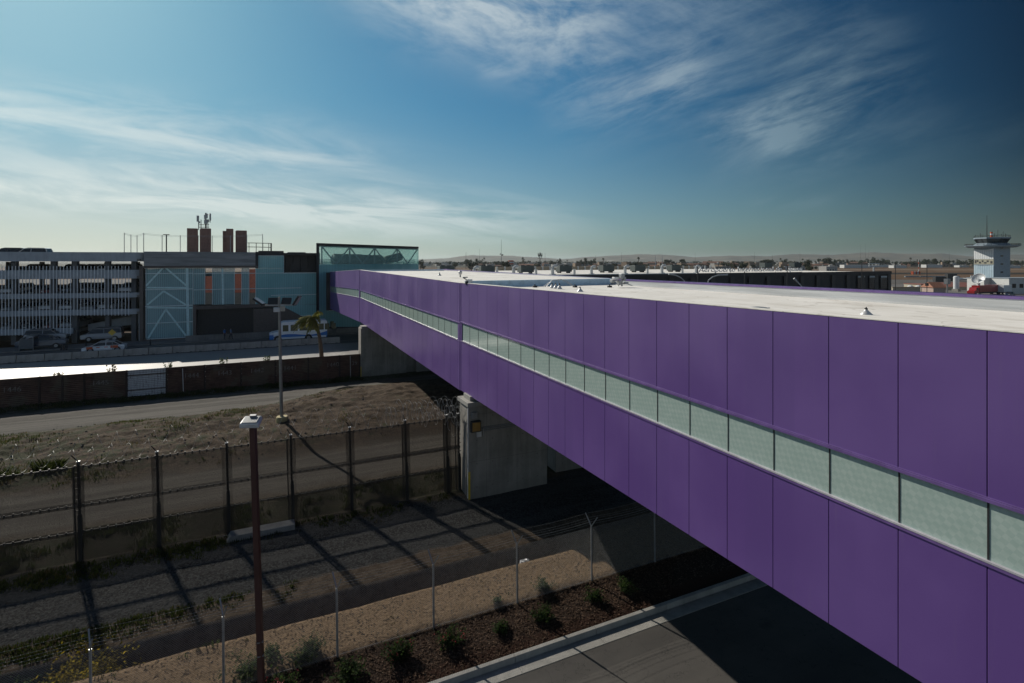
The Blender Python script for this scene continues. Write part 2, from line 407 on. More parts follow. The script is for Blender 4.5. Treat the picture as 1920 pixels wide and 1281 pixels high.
# ------------------------------------------------------------------ far flat land and airfield
def field_fn(n, P, p, m):
    a = n.noise(n.scale(P, (1, .35, 1)), .006, 6, .6); b = n.noise(P, .08, 5, .65)
    c = n.mix(n.sstep(a*.6+b*.4, .36, .62), (.060,.036,.022), (.135,.088,.056))
    x, y, z = n.sep(P); q = (x*fwd.x+y*fwd.y) + (b-.5)*40
    c = n.mix(band(n, q, 300, 372, 3), c, (.11,.105,.10))
    c = n.mix(band(n, q, 520, 600, 6), c, (.030,.028,.026))
    c = n.mix(band(n, q, 760, 860, 8), c, (.15,.115,.085))
    c = n.mix(n.sstep(q, 1050, 1150), c, (.05,.047,.036))
    n.put(p.inputs['Base Color'], c); p.inputs['Roughness'].default_value = .95; p.inputs['Specular IOR Level'].default_value = .1
mat('airfield_soil', fn=field_fn)
mb = MB(); mb.mesh(*grid(-9000, 12000, -400, 12000, 700, 620, lambda x, y: -.32)); structure(mb.build('airfield', M['airfield_soil']))
mat('apron_asphalt', fn=conc_fn((.12,.115,.11), (.085,.082,.08)))
mb = MB(); mb.face([(60, 92, -.05), (330, 40, -.05), (480, 150, -.05), (60, 215, -.05)]); structure(mb.build('apron', M['apron_asphalt']))
# hills
def hills_fn(n, P, p, m):
    a = n.noise(P, .004, 6, .65); b = n.vor(P, .02, 'Color'); bb = n.sep(b)[0]; x, y, z = n.sep(P)
    c = n.mix(n.sstep(a, .4, .6), (.040,.040,.030), (.085,.075,.055))
    c = n.mix(n.sstep(bb+(a-.5)*1.2-z*.006, .86, .92), c, (.26,.25,.23))
    n.put(p.inputs['Base Color'], c); p.inputs['Roughness'].default_value = 1
mat('hillside', fn=hills_fn)
HP = [(-400,484),(600,486),(800,486.5),(840,484),(880,478.5),(960,480),(1060,486),(1100,482),(1170,478),(1205,476.5),(1260,479),(1300,482.5),(1370,480),(1440,481),(1500,478),(1560,479),(1640,476),(1700,479),(1760,478.5),(1820,483),(1900,481),(2300,484)]
def hillz(a, d):
    t = a*57.3
    px = 960+1000*tan(max(-1.2, min(1.2, a-YAW)))
    r = 12.5+5.9/max(.35, cos(a-YAW))*cos(a-YAW)*(490-prof(HP, px))+4*mnoise.noise((t*1.9, 5, 0))+2*mnoise.noise((t*6, 7, 0))
    return r
vs = []; fs = []; NA = 420; prf = [(0, -2), (300, .12), (700, .45), (1000, .75), (1250, .95), (1400, 1.), (1700, .8), (2400, .2)]
for i in range(NA+1):
    a = YAW + R(-62+124*i/NA)
    h = hillz(a, 0)
    for j, (dd, k) in enumerate(prf):
        dist = 4600+dd+160*mnoise.noise((a*9, j*.7, 1.))
        vs.append((sin(a)*dist, cos(a)*dist, (h*(k+.10*mnoise.noise((a*40, j*1.3, 8.))) if j else -2)))
k = len(prf)
for i in range(NA):
    for j in range(k-1):
        q = i*k+j; fs.append((q, q+k, q+k+1, q+1))
mb = MB(); mb.mesh(vs, fs); structure(mb.build('hills', M['hillside'], smooth=True, fix=False))
# ------------------------------------------------------------------ pedestrian bridge
def purple_fn(n, P, p, m):
    k = n.noise(n.scale(P, (1, .3, .3)), 1.2, 4, .5); b = n.noise(P, 500, 2, .6); x, y, z = n.sep(P)
    wn = n.new('ShaderNodeTexWhiteNoise', noise_dimensions='2D'); n.put(wn.inputs[0], n.xyz(n.math('FLOOR', (y-4.20)/1.2222), n.math('FLOOR', z/4.4+.1), 0.))
    pv_ = V(n, wn.outputs[0]); st_ = n.noise(n.scale(P, (1, 5, .25)), 1.3, 5, .65)
    cc = n.mix(n.sstep(k, .35, .65), (.108,.054,.224), (.130,.068,.258)); cc = n.mix(pv_*.35, cc, (.094,.050,.205)); cc = n.mix(n.sstep(st_, .56, .75)*.22, cc, (.16,.12,.22))
    n.put(p.inputs['Base Color'], cc)
    p.inputs['Metallic'].default_value = .0; p.inputs['Specular IOR Level'].default_value = .6; p.inputs['Coat Weight'].default_value = .2; p.inputs['Coat Roughness'].default_value = .38
    n.put(p.inputs['Roughness'], n.lin(k, .3, .7, .36, .48))
    n.put(p.inputs['Normal'], n.bump(n.noise(n.scale(P, (1, .8, .35)), .9, 3, .5), .10, .05))
mat('purple_panel', fn=purple_fn)
simple('purple_trim', (.17,.105,.30), .3, .1)
simple('dark_gap', (.012,.008,.022), .9)
simple('white_metal', (.62,.62,.62), .35, .2)
simple('sill_metal', (.50,.48,.53), .4, .1)
simple('grey_metal', (.32,.33,.34), .4, .5)
simple('dark_metal', (.035,.036,.038), .5, .3)
simple('black_metal', (.012,.013,.015), .5)
def pane_fn(n, P, p, m):
    x, y, z = n.sep(P)
    a = (y*1.0+z*.55)*9.0; b = (y*-.7+z*1.25)*9.0
    ch = n.math('FLOORED_MODULO', n.math('FLOOR', a)+n.math('FLOOR', b), 2.0)
    k = n.noise(P, 6, 4, .6)
    c = n.mix(ch*.5, (.33,.42,.385), (.42,.505,.465)); c = n.mix(n.sstep(k, .4, .6)*.35, c, (.27,.37,.335))
    n.put(p.inputs['Base Color'], c); p.inputs['Roughness'].default_value = .12; p.inputs['Specular IOR Level'].default_value = .55
mat('frosted_glass', fn=pane_fn)
def roof_fn(n, P, p, m):
    x, y, z = n.sep(P)
    k = n.noise(P, .5, 6, .65); s = n.noise(n.scale(P, (3, .3, 1)), 1.2, 5, .6); f = n.noise(P, 25, 3, .6)
    c = n.mix(n.sstep(k*.5+s*.3+f*.2, .34, .62), (.70,.665,.60), (.84,.81,.755))
    seam = band(n, (y*.35+x*.05).frac(), .0, .012, .004).mx(0)
    c = n.mix(seam*.55, c, (.42,.39,.34)); c = n.mix(n.sstep(n.noise(n.scale(P,(1,.25,1)), .9, 6, .7), .54, .70)*.5, c, (.42,.37,.30)); c = n.mix(n.sstep((n.noise(P, .32, 3, .5)-.5).abs(), .012, .002)*.35, c, (.36,.32,.26)); c = n.mix(band(n, ((x-.3)/2.4).frac(), .0, .010, .003)*.4, c, (.44,.41,.36))
    n.put(p.inputs['Base Color'], c); p.inputs['Roughness'].default_value = .6
    n.put(p.inputs['Normal'], n.bump(k*.6+s*.3+seam*.4, .25, .03))
mat('roof_membrane', fn=roof_fn)
def flash_fn(n, P, p, m):
    s = n.noise(n.scale(P, (1, .2, 4)), 1.5, 5, .6)
    n.put(p.inputs['Base Color'], n.mix(n.sstep(s, .35, .65), (.42,.43,.43), (.55,.56,.56))); p.inputs['Roughness'].default_value = .5
mat('roof_flashing', fn=flash_fn)
XN, XF = 9.7, 20.0
def line(X, a, b):
    A = at_X(*a, X); B = at_X(*b, X)
    return lambda Y: A.z+(B.z-A.z)*(Y-A.y)/(B.y-A.y)
SEGS = [
 dict(y0=-8, y1=27.62, top=line(XN,(858,529.6),(1856,617.5)), bot=line(XN,(866,733),(1684,1252)), wt=line(XN,(868,606),(1852.5,939.8)), wb=line(XN,(868,639.5),(1852.5,1051.3)), ft=line(XF,(1187.5,524.4),(1919,556.2)), deck=lambda Y: EYE-1.45),
 dict(y0=27.66, y1=61.6, top=line(XN,(858,529.6),(673.4,505.9)), bot=line(XN,(862,732),(677,605)), wt=line(XN,(857,604.5),(677,545.3)), wb=line(XN,(857,635.8),(677,558.6)), ft=line(XF,(850,506),(1150,522.3)), deck=lambda Y: EYE-1.13),
 dict(y0=61.64, y1=91.7, top=line(XN,(673.4,505.9),(608,510.2)), bot=line(XN,(677,605),(624,581.6)), wt=line(XN,(673,543),(619.5,537)), wb=line(XN,(673,557.6),(622,547.6)), ft=line(XN,(673.4,505.4),(608,509.8)), deck=lambda Y: SEGS[2]['top'](Y)-.12)]
br = thing('pedestrian_bridge', (XN, 27.6, 0), 'long purple clad enclosed footbridge with a ribbon of frosted windows and a white roof', 'bridge')
PW = 1.2222
for si, s in enumerate(SEGS):
    y0, y1 = s['y0'], s['y1']; T, B, WT, WB = s['top'], s['bot'], s['wt'], s['wb']
    js = []
    if si == 0:
        js = [5.42+PW*k for k in range(-11, 19)]; js = [j for j in js if y0 < j < y1-.25]
    elif si == 1:
        js = [28.05+PW*k for k in range(0, 28)]; js = [j for j in js if y0+.2 < j < y1-.25]
    else:
        js = [62.1+PW*k for k in range(0, 25)]; js = [j for j in js if j < y1-.2]
    up = MB(); lo = MB(); ed = [y0]+js+[y1]; g = .0055
    def panel(mb, a, b, zb, zt):
        x = XN; t = .05; c = .005
        # folded tray: face with small returned edges
        f = [(x, a+g+c, zb(a+g)+c), (x, b-g-c, zb(b-g)+c), (x, b-g-c, zt(b-g)-c), (x, a+g+c, zt(a+g)-c)]
        r = [(x+c, a+g, zb(a+g)), (x+c, b-g, zb(b-g)), (x+c, b-g, zt(b-g)), (x+c, a+g, zt(a+g))]
        k = [(x+t, p[1], p[2]) for p in r]
        mb.mesh(f+r+k, [(3,2,1,0)]+[(4+i, i, (i+1)%4, 4+(i+1)%4) for i in range(4)]+[(8+i, 4+i, 4+(i+1)%4, 8+(i+1)%4) for i in range(4)])
    for a, b in zip(ed, ed[1:]):
        panel(up, a, b, lambda Y: WT(Y)+.05, lambda Y: T(Y)-.02)
        panel(lo, a, b, B, lambda Y: WB(Y)-.085)
    up.build('upper_cladding', M['purple_panel'], br, fix=True); lo.build('lower_cladding', M['purple_panel'], br, fix=True)
    # structural backing, soffit, far wall
    mb = MB()
    def slab(x0, x1, za, zb_): mb.hexa([(x0,y0,za(y0)),(x1,y0,za(y0)),(x1,y1,za(y1)),(x0,y1,za(y1))], [(x0,y0,zb_(y0)),(x1,y0,zb_(y0)),(x1,y1,zb_(y1)),(x0,y1,zb_(y1))])
    slab(XN+.04, XN+.3, lambda Y: WT(Y)+.02, lambda Y: T(Y)-.06); slab(XN+.04, XN+.3, lambda Y: B(Y)+.03, lambda Y: WB(Y)-.03)
    slab(XN+.22, XN+.32, lambda Y: WB(Y)-.02, lambda Y: WT(Y)+.01)
    mb.build('wall_frame', M['dark_gap'], br)
    mb = MB(); slab(XN+.3, XF, lambda Y: B(Y)+.02, lambda Y: B(Y)+.25); mb.build('soffit', M['dark_metal'], br)
    mb = MB(); slab(XF, XF+.3, B, s['ft']); mb.build('far_cladding', M['purple_panel'], br)
    # window ribbon
    wy0, wy1 = {0: (y0, 27.32), 1: (28.05, 61.2), 2: (62.1, 91.0)}[si]
    mb = MB()
    def strip(x0, x1, za, zb_, a=None, b=None):
        a = y0 if a is None else a; b = y1 if b is None else b
        mb.hexa([(x0,a,za(a)),(x1,a,za(a)),(x1,b,za(b)),(x0,b,za(b))], [(x0,a,zb_(a)),(x1,a,zb_(a)),(x1,b,zb_(b)),(x0,b,zb_(b))])
    strip(XN-.03, XN+.12, lambda Y: WT(Y)-.012, lambda Y: WT(Y)+.036); strip(XN-.018, XN+.06, lambda Y: WT(Y)+.036, lambda Y: WT(Y)+.062)
    mb.build('window_head', M['purple_trim'], br)
    mb = MB(); strip(XN-.028, XN+.10, lambda Y: WB(Y)-.03, WB, wy0, wy1); mb.build('window_sill', M['sill_metal'], br)
    mb = MB(); strip(XN-.022, XN+.06, lambda Y: WB(Y)-.082, lambda Y: WB(Y)-.031); mb.build('sill_trim', M['purple_trim'], br)
    wj = [wy0]+[j for j in js if wy0+.1 < j < wy1-.1]+[wy1]
    def mullion(j, par):
        mb = MB(); w = .012; zt_, zb_ = WT(j)-.012, WB(j)
        mb.hexa([(XN+.024,j-w,zb_),(XN+.16,j-w,zb_),(XN+.16,j+w,zb_),(XN+.024,j+w,zb_)], [(XN+.024,j-w,zt_),(XN+.16,j-w,zt_),(XN+.16,j+w,zt_),(XN+.024,j+w,zt_)])
        mb.build('mullion', M['dark_metal'], par)
    for a, b in zip(wj, wj[1:]):
        a += .014; b -= .014; q = MB(); x0 = XN+.032; x1 = XN+.08
        q.hexa([(x0,a,WB(a)),(x1,a,WB(a)),(x1,b,WB(b)),(x0,b,WB(b))], [(x0,a,WT(a)-.012),(x1,a,WT(a)-.012),(x1,b,WT(b)-.012),(x0,b,WT(b)-.012)])
        pane_ = q.build('window', M['frosted_glass'], br); mullion(b+.014, pane_)
        if a-.014 == wy0: mullion(wy0, pane_)
    # solid cheeks beside the ribbon ends
    for a, b in ((y0, wy0-.014), (wy1+.014, y1)):
        mb = MB()
        if b-a > .05: strip(XN, XN+.2, lambda Y: WB(Y)-.03, lambda Y: WT(Y)-.012, a, b); mb.build('ribbon_end', M['purple_panel'], br)
    # parapets
    mb = MB()
    strip(XN-.006, XN+.26, lambda Y: T(Y)-.018, T); mb.build('near_coping', M['roof_membrane'], br)
    ft = s['ft']; dk = s['deck']
    if si < 2:
        mb = MB(); strip(XF-.22, XF+.32, lambda Y: ft(Y)-.085, ft); mb.build('far_coping', M['purple_trim'], br)
        mb = MB(); strip(XF-.2, XF, lambda Y: dk(Y)-.3, lambda Y: ft(Y)-.085); strip(XF-.5, XF-.2, lambda Y: dk(Y)-.1, lambda Y: dk(Y)+.05)
        strip(XN+.24, XN+.30, lambda Y: dk(Y)-.1, lambda Y: T(Y)-.03)
        mb.build('parapet_flashing', M['roof_flashing'], br)
    mb = MB(); strip(XN+.28, XF-.15 if si < 2 else XF+.3, lambda Y: dk(Y)-.3, dk); mb.build('roof_deck', M['roof_membrane'], br)
# curbs where the roof steps up at the movement joints
mb = MB()
mb.box((XN+.3, 27.45, EYE-1.5), (XF-.5, 27.75, EYE-1.08)); mb.box((XN+.3, 61.45, EYE-1.2), (XF-.5, 61.75, EYE-.98))
mb.build('roof_curb', simple('blue_grey_curb', (.46,.62,.74), .45), br)
mb = MB()
for y, s in ((27.64, SEGS[0]), (61.62, SEGS[1])):
    mb.box((XN-.012, y-.17, s['bot'](y)), (XN+.05, y+.17, s['top'](y)-.03))
    mb.box((XN-.03, y-.012, s['bot'](y)), (XN-.012, y+.012, s['top'](y)-.03))
mb.build('joint_cover', M['purple_panel'], br)
# piers
def pier_fn(n, P, p, m):
    x, y, z = n.sep(P)
    k = n.noise(P, .7, 6, .65); s = n.noise(n.scale(P, (2.5, 2.5, .2)), 1.3, 5, .6); f = n.noise(P, 40, 3, .6)
    c = n.mix(n.sstep(k*.45+s*.35+f*.2, .36, .62), (.155,.145,.13), (.27,.255,.23))
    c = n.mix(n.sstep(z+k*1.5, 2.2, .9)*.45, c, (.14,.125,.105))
    g = band(n, (x/1.75+.45).frac(), 0, .01, .004)+band(n, (z/2.4+.2).frac(), 0, .008, .003)
    hole = (((x/.875).frac()-.5)*((x/.875).frac()-.5)+((z/1.2).frac()-.5)*((z/1.2).frac()-.5)).lt(.0012)
    c = n.mix((g*.6+hole*.6).clamp(), c, (.07,.065,.06)); n.put(p.inputs['Base Color'], c); p.inputs['Roughness'].default_value = .85
    n.put(p.inputs['Normal'], n.bump(f*.4+k*.4-g-hole, .3, .012))
mat('pier_concrete', fn=pier_fn)
zb1 = SEGS[0]['bot'](26.2); zb2 = SEGS[1]['bot'](57.5)
pr = thing('bridge_pier', (9.46, 25.6, .3), 'grey concrete wall pier carrying the purple bridge right behind the tall mesh fence end', 'bridge pier')
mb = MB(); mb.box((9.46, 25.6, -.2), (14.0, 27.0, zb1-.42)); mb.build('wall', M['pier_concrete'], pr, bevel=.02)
mb = MB(); mb.box((9.36, 25.5, zb1-.42), (14.1, 27.1, zb1-.2)); mb.box((9.6, 25.8, zb1-.2), (14, 26.8, zb1+.03)); mb.build('cap', M['kerb_concrete'], pr, bevel=.015)
mb = MB(); mb.box((9.43, 25.57, .3), (9.53, 25.62, 1.75)); mb.build('edge_marker', simple('yellow_paint', (.55,.38,.03), .5), pr)
mb = MB(); mb.box((9.40, 25.62, .4), (9.455, 25.68, zb1-.5)); mb.build('white_strip', M['white_metal'], pr)
mb = MB()
for z in (zb1-1.55, zb1-1.63, zb1-1.73): mb.tube([(9.5, 25.55, z), (13.9, 25.55, z)], .022, 6)
mb.tube([(10.25, 25.55, zb1-1.6), (10.25, 25.55, zb1-2.0)], .03, 6)
mb.build('conduit', M['grey_metal'], pr)
p2 = thing('bridge_pier', (15.1, 26.2, .3), 'second grey concrete pier in the deep shade under the bridge, right of the wall pier', 'bridge pier')
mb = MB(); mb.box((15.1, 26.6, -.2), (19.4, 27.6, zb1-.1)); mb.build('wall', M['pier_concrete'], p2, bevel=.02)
p3 = thing('bridge_pier', (9.05, 56.6, .3), 'grey concrete wall pier under the bridge at the end of the rusty wall', 'bridge pier')
mb = MB(); x3 = at_Y(812, 690, 56.6).x
xa = at_Y(762, 690, 56.6).x; xb = at_Y(781, 690, 56.6).x
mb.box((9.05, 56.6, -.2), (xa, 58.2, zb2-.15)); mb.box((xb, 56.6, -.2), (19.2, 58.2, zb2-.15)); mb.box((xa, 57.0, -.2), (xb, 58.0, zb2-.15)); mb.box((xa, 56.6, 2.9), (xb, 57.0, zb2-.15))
mb.build('wall', M['pier_concrete'], p3)
mb = MB(); mb.box((9.15, 56.8, zb2-.15), (19, 58, zb2+.03)); mb.build('cap', M['kerb_concrete'], p3)
mb = MB(); mb.box((9.02, 56.57, .5), (9.1, 56.62, 1.6)); mb.build('edge_marker', M['yellow_paint'], p3)
eb = thing('electrical_box', (10.25, 25.4, zb1-2.45), 'yellow flood lamp and grey switch box mounted on the concrete pier', 'electrical box')
q = at_Y(892, 800, 25.45)
mb = MB(); mb.box((q.x-.27, 25.38, q.z-.28), (q.x+.27, 25.59, q.z+.28)); mb.build('box', M['dark_metal'], eb, bevel=.02)
mb = MB(); mb.box((q.x-.2, 25.36, q.z-.22), (q.x+.22, 25.379, q.z+.22)); mb.build('lens', simple('amber_panel', (.30,.17,.04), .4), eb)
mb = MB(); mb.box((q.x-.2, 25.4, q.z+.42), (q.x+.08, 25.59, q.z+.72)); mb.build('switch', M['grey_metal'], eb, bevel=.01)
mb = MB(); mb.box((q.x+.1, 25.5, q.z-.58), (q.x+.34, 25.59, q.z-.3)); mb.build('notice', M['white_metal'], eb)
# ------------------------------------------------------------------ terminal with the teal glass front (runs along Y = YB)
YB = 92.0
def bx(px): return at_Y(px, 490, YB).x
def bz(px, py): return at_Y(px, py, YB).z
def teal_fn(alpha, ca, cb, per=.26):
    def fn(n, P, p, m):
        x, y, z = n.sep(P)
        r = (x/per).frac(); k = n.noise(n.scale(P, (.25, .25, .12)), 1, 4, .6)
        n.put(p.inputs['Base Color'], n.mix(band(n, r, .0, .16, .05), n.mix(n.sstep(k, .35, .65), ca, cb), tuple(c*.45 for c in ca)))
        p.inputs['Roughness'].default_value = .28; p.inputs['Alpha'].default_value = alpha
        n.put(p.inputs['Normal'], n.bump((r-.5).abs(), .35, .05))
    return fn
mat('teal_channel_glass', fn=teal_fn(.46, (.30,.54,.58), (.42,.68,.72)))
mat('deep_teal_glass', fn=teal_fn(.86, (.16,.43,.46), (.24,.54,.57)))
mat('aqua_glass', fn=teal_fn(.13, (.55,.90,.84), (.62,.95,.90), .34))
_m = M['aqua_glass']; _t = _m.node_tree; _p = _t.nodes['Principled BSDF']; _p.inputs['Alpha'].default_value = 1; _tr = _t.nodes.new('ShaderNodeBsdfTransparent'); _tr.inputs[0].default_value = (.90, .975, .965, 1); _mx = _t.nodes.new('ShaderNodeMixShader'); _mx.inputs[0].default_value = .20
_t.links.new(_tr.outputs[0], _mx.inputs[1]); _t.links.new(_p.outputs[0], _mx.inputs[2]); _t.links.new(_mx.outputs[0], _t.nodes['Material Output'].inputs[0])
simple('facade_bar', (.74,.84,.86), .4)
simple('truss_white', (.55,.78,.80), .5)
simple('brown_cladding', (.105,.088,.082), .6)
simple('dark_cladding', (.030,.028,.030), .55)
simple('roof_black', (.022,.022,.025), .6)
simple('orange_panel', (.92,.25,.13), .6)
simple('tan_panel', (.32,.27,.20), .7)
simple('slate_panel', (.10,.125,.15), .5)
simple('rust_tower', (.26,.145,.115), .8)
mat('board_concrete', fn=worn((.26,.27,.28), .8, (.15,.16,.17), stretch=(.3,1,3), bs=.3, dist=.02))
tm = thing('terminal_building', (bx(440), YB, .9), 'terminal block with ribbed teal glass front, orange strips and a wide dark gateway', 'building')
def fbox(mb, x0, y0, x1, y1, d0, d1):
    """a box on the front plane given by its corners as seen in elevation, from depth d0 to d1 (negative = proud)"""
    xm = (x0+x1)/2
    mb.box((bx(x0), YB+d0, bz(xm, y1)), (bx(x1), YB+d1, bz(xm, y0)))
g0 = .9
# inner core behind the glass
mb = MB(); mb.box((bx(266), YB+2.2, g0), (bx(368), YB+14, bz(320, 506)))
mb.box((bx(368), YB+2.2, bz(420, 571)), (bx(600), YB+14, bz(480, 513))); mb.box((bx(475), YB+1.0, g0), (bx(684), YB+14, bz(575, 571)))
mb.box((bx(368), YB+9, g0), (bx(475), YB+14, bz(420, 571)))
mb.build('core_wall', simple('core_blue', (.17,.27,.31), .7), tm)
mb = MB(); fbox(mb, 270.5, 472.5, 484, 498.5, -.3, 10); mb.build('concrete_parapet', M['board_concrete'], tm)
mb = MB(); fbox(mb, 262, 498.8, 484, 502.2, -.45, 3); fbox(mb, 262, 502.4, 269, 640, -.25, 3); fbox(mb, 362, 571.5, 368, 634, -.3, 3); fbox(mb, 363, 571.5, 520, 578, -.28, 3)
fbox(mb, 475.2, 578.3, 520, 634, -.28, 1.0); fbox(mb, 269.4, 634.5, 362, 640, -.25, 3)
v = [(520, 571.5), (541, 580), (566, 593.5), (566, 634), (520, 634)]  # overhang's shadow built as a sloping brown end of the wall
mb.prism([(bx(a), bz(a, b)) for a, b in v][::-1], 'y', YB-.28, YB+1)
mb.build('brown_wall', M['brown_cladding'], tm)
mb = MB(); fbox(mb, 368.3, 578.3, 475, 640, .9, 1.0)
for i in range(22): mb.box((bx(368.5), YB+.86, g0+.3*i+.02), (bx(475), YB+.9, g0+.3*i+.26))
mb.build('gateway', M['roof_black'], tm)
mb = MB(); fbox(mb, 484.3, 470.5, 532, 479.5, .1, 10); fbox(mb, 479, 472.4, 484.2, 503, -.35, 3); fbox(mb, 532.2, 474.5, 600, 478, -.1, 10); fbox(mb, 596, 478.2, 600, 512, -.1, 10); fbox(mb, 532.2, 478.2, 534.5, 512, -.1, 3)
mb.build('roof_edge', M['roof_black'], tm)
mb = MB(); fbox(mb, 534.7, 478.3, 595.8, 511, 1.6, 1.8); mb.build('dark_screen', M['dark_cladding'], tm)
mb = MB()
for k in range(5): mb.tube([(bx(537+k*14), YB+1.3, bz(540, 511)), (bx(537+k*14), YB+1.3, bz(540, 480))], .07, 5)
mb.cbox((bx(549), YB+1.1, bz(549, 503)), (.5, .5, 1.4)); mb.cbox((bx(580), YB+1, bz(580, 508)), (2.2, .6, .5))
mb.build('screen_posts', M['dark_metal'], tm)
# glass fields
mb = MB(); fbox(mb, 274, 502.4, 362, 571, .0, .1); fbox(mb, 274, 571.2, 361.5, 634, .0, .1)
for a, b in ((362.2, 384), (398.5, 439.5), (453.5, 466.5)): fbox(mb, a, 502.4, b, 571, .0, .1)
mb.build('ribbed_glass', M['teal_channel_glass'], tm)
mb = MB(); fbox(mb, 479.8, 503.2, 532, 571, .0, .1); fbox(mb, 484.4, 480, 532, 503, .0, .1); fbox(mb, 532.2, 512.6, 603.5, 571, .0, .1)
v = [(520.5, 571.3), (603.5, 571.3), (603.5, 582.8), (676, 582.8), (676, 613), (566.2, 613), (566.2, 593.5), (541, 580)]
mb.prism([(bx(a), bz(a, b)) for a, b in v][::-1], 'y', YB, YB+.1)
mb.build('ribbed_glass', M['deep_teal_glass'], tm)
for a, b in ((384.4, 398), (440, 453), (467, 479.3)):
    mb = MB(); fbox(mb, a, 503, b, 571, .02, .05); pz = mb
    w = mb.build('window', mat('strip_glass', (.12,.15,.15), .08, fn=lambda n, P, p, m: p.inputs['Alpha'].__setattr__('default_value', .05)), tm)
    top = 512 if a < 460 else 505
    mb = MB(); fbox(mb, a+.3, top+6*(a < 390), b-.3, 549, .09, .2); mb.build('orange_panel', M['orange_panel'], w)
    mb = MB(); fbox(mb, a+.3, 549.3, b-.3, 571, .09, .2); mb.build('tan_panel', M['tan_panel'], w)
# bars and bracing
mb = MB()
for y in (512.8, 542.6, 573.6): fbox(mb, 272, y-.6, 362.3, y+.6, -.09, -.01)
fbox(mb, 276, 604.3, 361.5, 605.4, -.09, -.01); fbox(mb, 276, 633.4, 361.8, 634.4, -.09, -.01); fbox(mb, 270.5, 502.3, 274, 503.6, -.09, -.01); fbox(mb, 274, 501.6, 479, 502.9, -.09, -.02)
fbox(mb, 363, 512.2, 532, 513.2, -.09, -.01); fbox(mb, 363, 541.2, 565, 542.2, -.09, -.01); fbox(mb, 508, 552.4, 603.5, 553.3, -.09, -.01); fbox(mb, 532.5, 511.4, 603.6, 512.6, -.09, -.01)
fbox(mb, 562, 590.2, 618, 591, -.09, -.01)
for x in (362, 384.2, 398.2, 439.8, 453.2, 466.8, 479.4): fbox(mb, x-.45, 503, x+.45, 571, -.10, -.01)
for x in (361.9,): fbox(mb, x-.5, 573, x+.5, 634, -.1, -.01)
fbox(mb, 273.4, 503, 274.3, 634, -.1, -.01); fbox(mb, 483.6, 479.6, 484.4, 503, -.1, -.01); fbox(mb, 484, 479.4, 533, 480.2, -.1, -.01); fbox(mb, 531.8, 480, 532.6, 512, -.1, -.01)
fbox(mb, 603.6, 511.5, 604.6, 582.5, -.3, -.01); fbox(mb, 604, 582, 628, 583, -.3, -.01)
mb.build('glazing_bars', M['facade_bar'], tm)
mb = MB()
def brace(x0, y0, x1, y1, r=.15, d=-.02): mb.bar((bx(x0), YB+d, bz(x0, y0)), (bx(x1), YB+d, bz(x1, y1)), r*.2, r*1.6)
for (xa, ya), (xm, ym), (xb, yb) in (((274, 536), (308, 500), (352, 538)), ((276, 572), (307, 546), (349, 572)), ((278, 634), (311, 580), (352, 634))):
    brace(xa, ya, xm, ym); brace(xm, ym, xb, yb)
brace(350.5, 503, 353, 634, .22, -.02); brace(276, 539.5, 350, 539.8, .14, -.02); brace(276, 577, 361, 577.5, .14, -.02)
brace(417, 503, 418, 571, .16, -.02)
mb.build('bracing', M['truss_white'], tm)
mb = MB(); brace(498, 571, 560, 520, .06, .04); brace(560, 520, 602, 560, .06, .04); mb.build('bracing', M['facade_bar'], tm)
# black block standing for the shadowed recess round the bridge mouth, dark plinth
mb = MB(); mb.box((bx(604.8), YB-.6, bz(604, 582)), (bx(676), YB+6, bz(604, 511.5))); mb.build('portal_shade', M['roof_black'], tm)
mb = MB(); fbox(mb, 475, 634.3, 690, 642, -.32, 1); fbox(mb, 566.3, 613.3, 690, 634, .3, 1.2); mb.build('plinth', M['dark_cladding'], tm)
# glazed box on the roof, turned away from the front
A = at_D(593, 490, 85.0); Bq = at_D(785, 490, 106.6)
ex = (Bq-A); LX = ex.length; ex.normalize(); ey = Vector((-ex.y, ex.x, 0))
ey = Vector((.15, 1, 0)).normalized()   # the flanks run straight back into the block
z0 = at_D(593, 497, 85).z; z1 = at_D(593, 455.5, 85).z-.02
def gb(mb, x0, x1, y0, y1, za, zb_):
    c = lambda x, y, z: A+ex*x+ey*y+Vector((0, 0, z-A.z))
    return mb.hexa([c(x0,y0,za), c(x1,y0,za), c(x1,y1,za), c(x0,y1,za)], [c(x0,y0,zb_), c(x1,y0,zb_), c(x1,y1,zb_), c(x0,y1,zb_)])
mb = MB(); gb(mb, 0, LX, 0, 7, z1-.42, z1); gb(mb, 0, .55, -.02, .6, 2, z1-.42); mb.build('box_frame', M['roof_black'], tm)
mb = MB(); gb(mb, .55, LX, .05, .12, z0+.05, z1-.45); gb(mb, LX-.1, LX, .15, 7, z0+.05, z1-.45); gb(mb, .55, LX-.12, 6.9, 7, z0+.05, z1-.45)
mb.build('clear_glass', M['aqua_glass'], tm)
mb = MB(); gb(mb, .55, LX, -.02, .14, z0-.1, z0+.05); gb(mb, .55, LX, .05, .12, 3, z0-.1); mb.build('spandrel_glass', M['deep_teal_glass'], tm)
mb = MB()
def gp(x, y, z): return A+ex*x+ey*y+Vector((0, 0, z-A.z))
nb = 4; h0 = z0+.15; h1 = z1-.5
for yy in (.9,):
    for i in range(nb):
        xa = 1.0+i*(LX-1.2)/nb; xb = 1.0+(i+1)*(LX-1.2)/nb
        mb.bar(gp(xa, yy, h0), gp(xa, yy, h1), .22, .22); xm = (xa+xb)/2
        mb.bar(gp(xa, yy, h1), gp(xm, yy, h0), .13, .18); mb.bar(gp(xm, yy, h0), gp(xb, yy, h1), .13, .18)
    mb.bar(gp(1, yy, h1), gp(LX-.2, yy, h1), .22, .25)
mb.build('truss', M['slate_panel'], tm)
mb = MB()
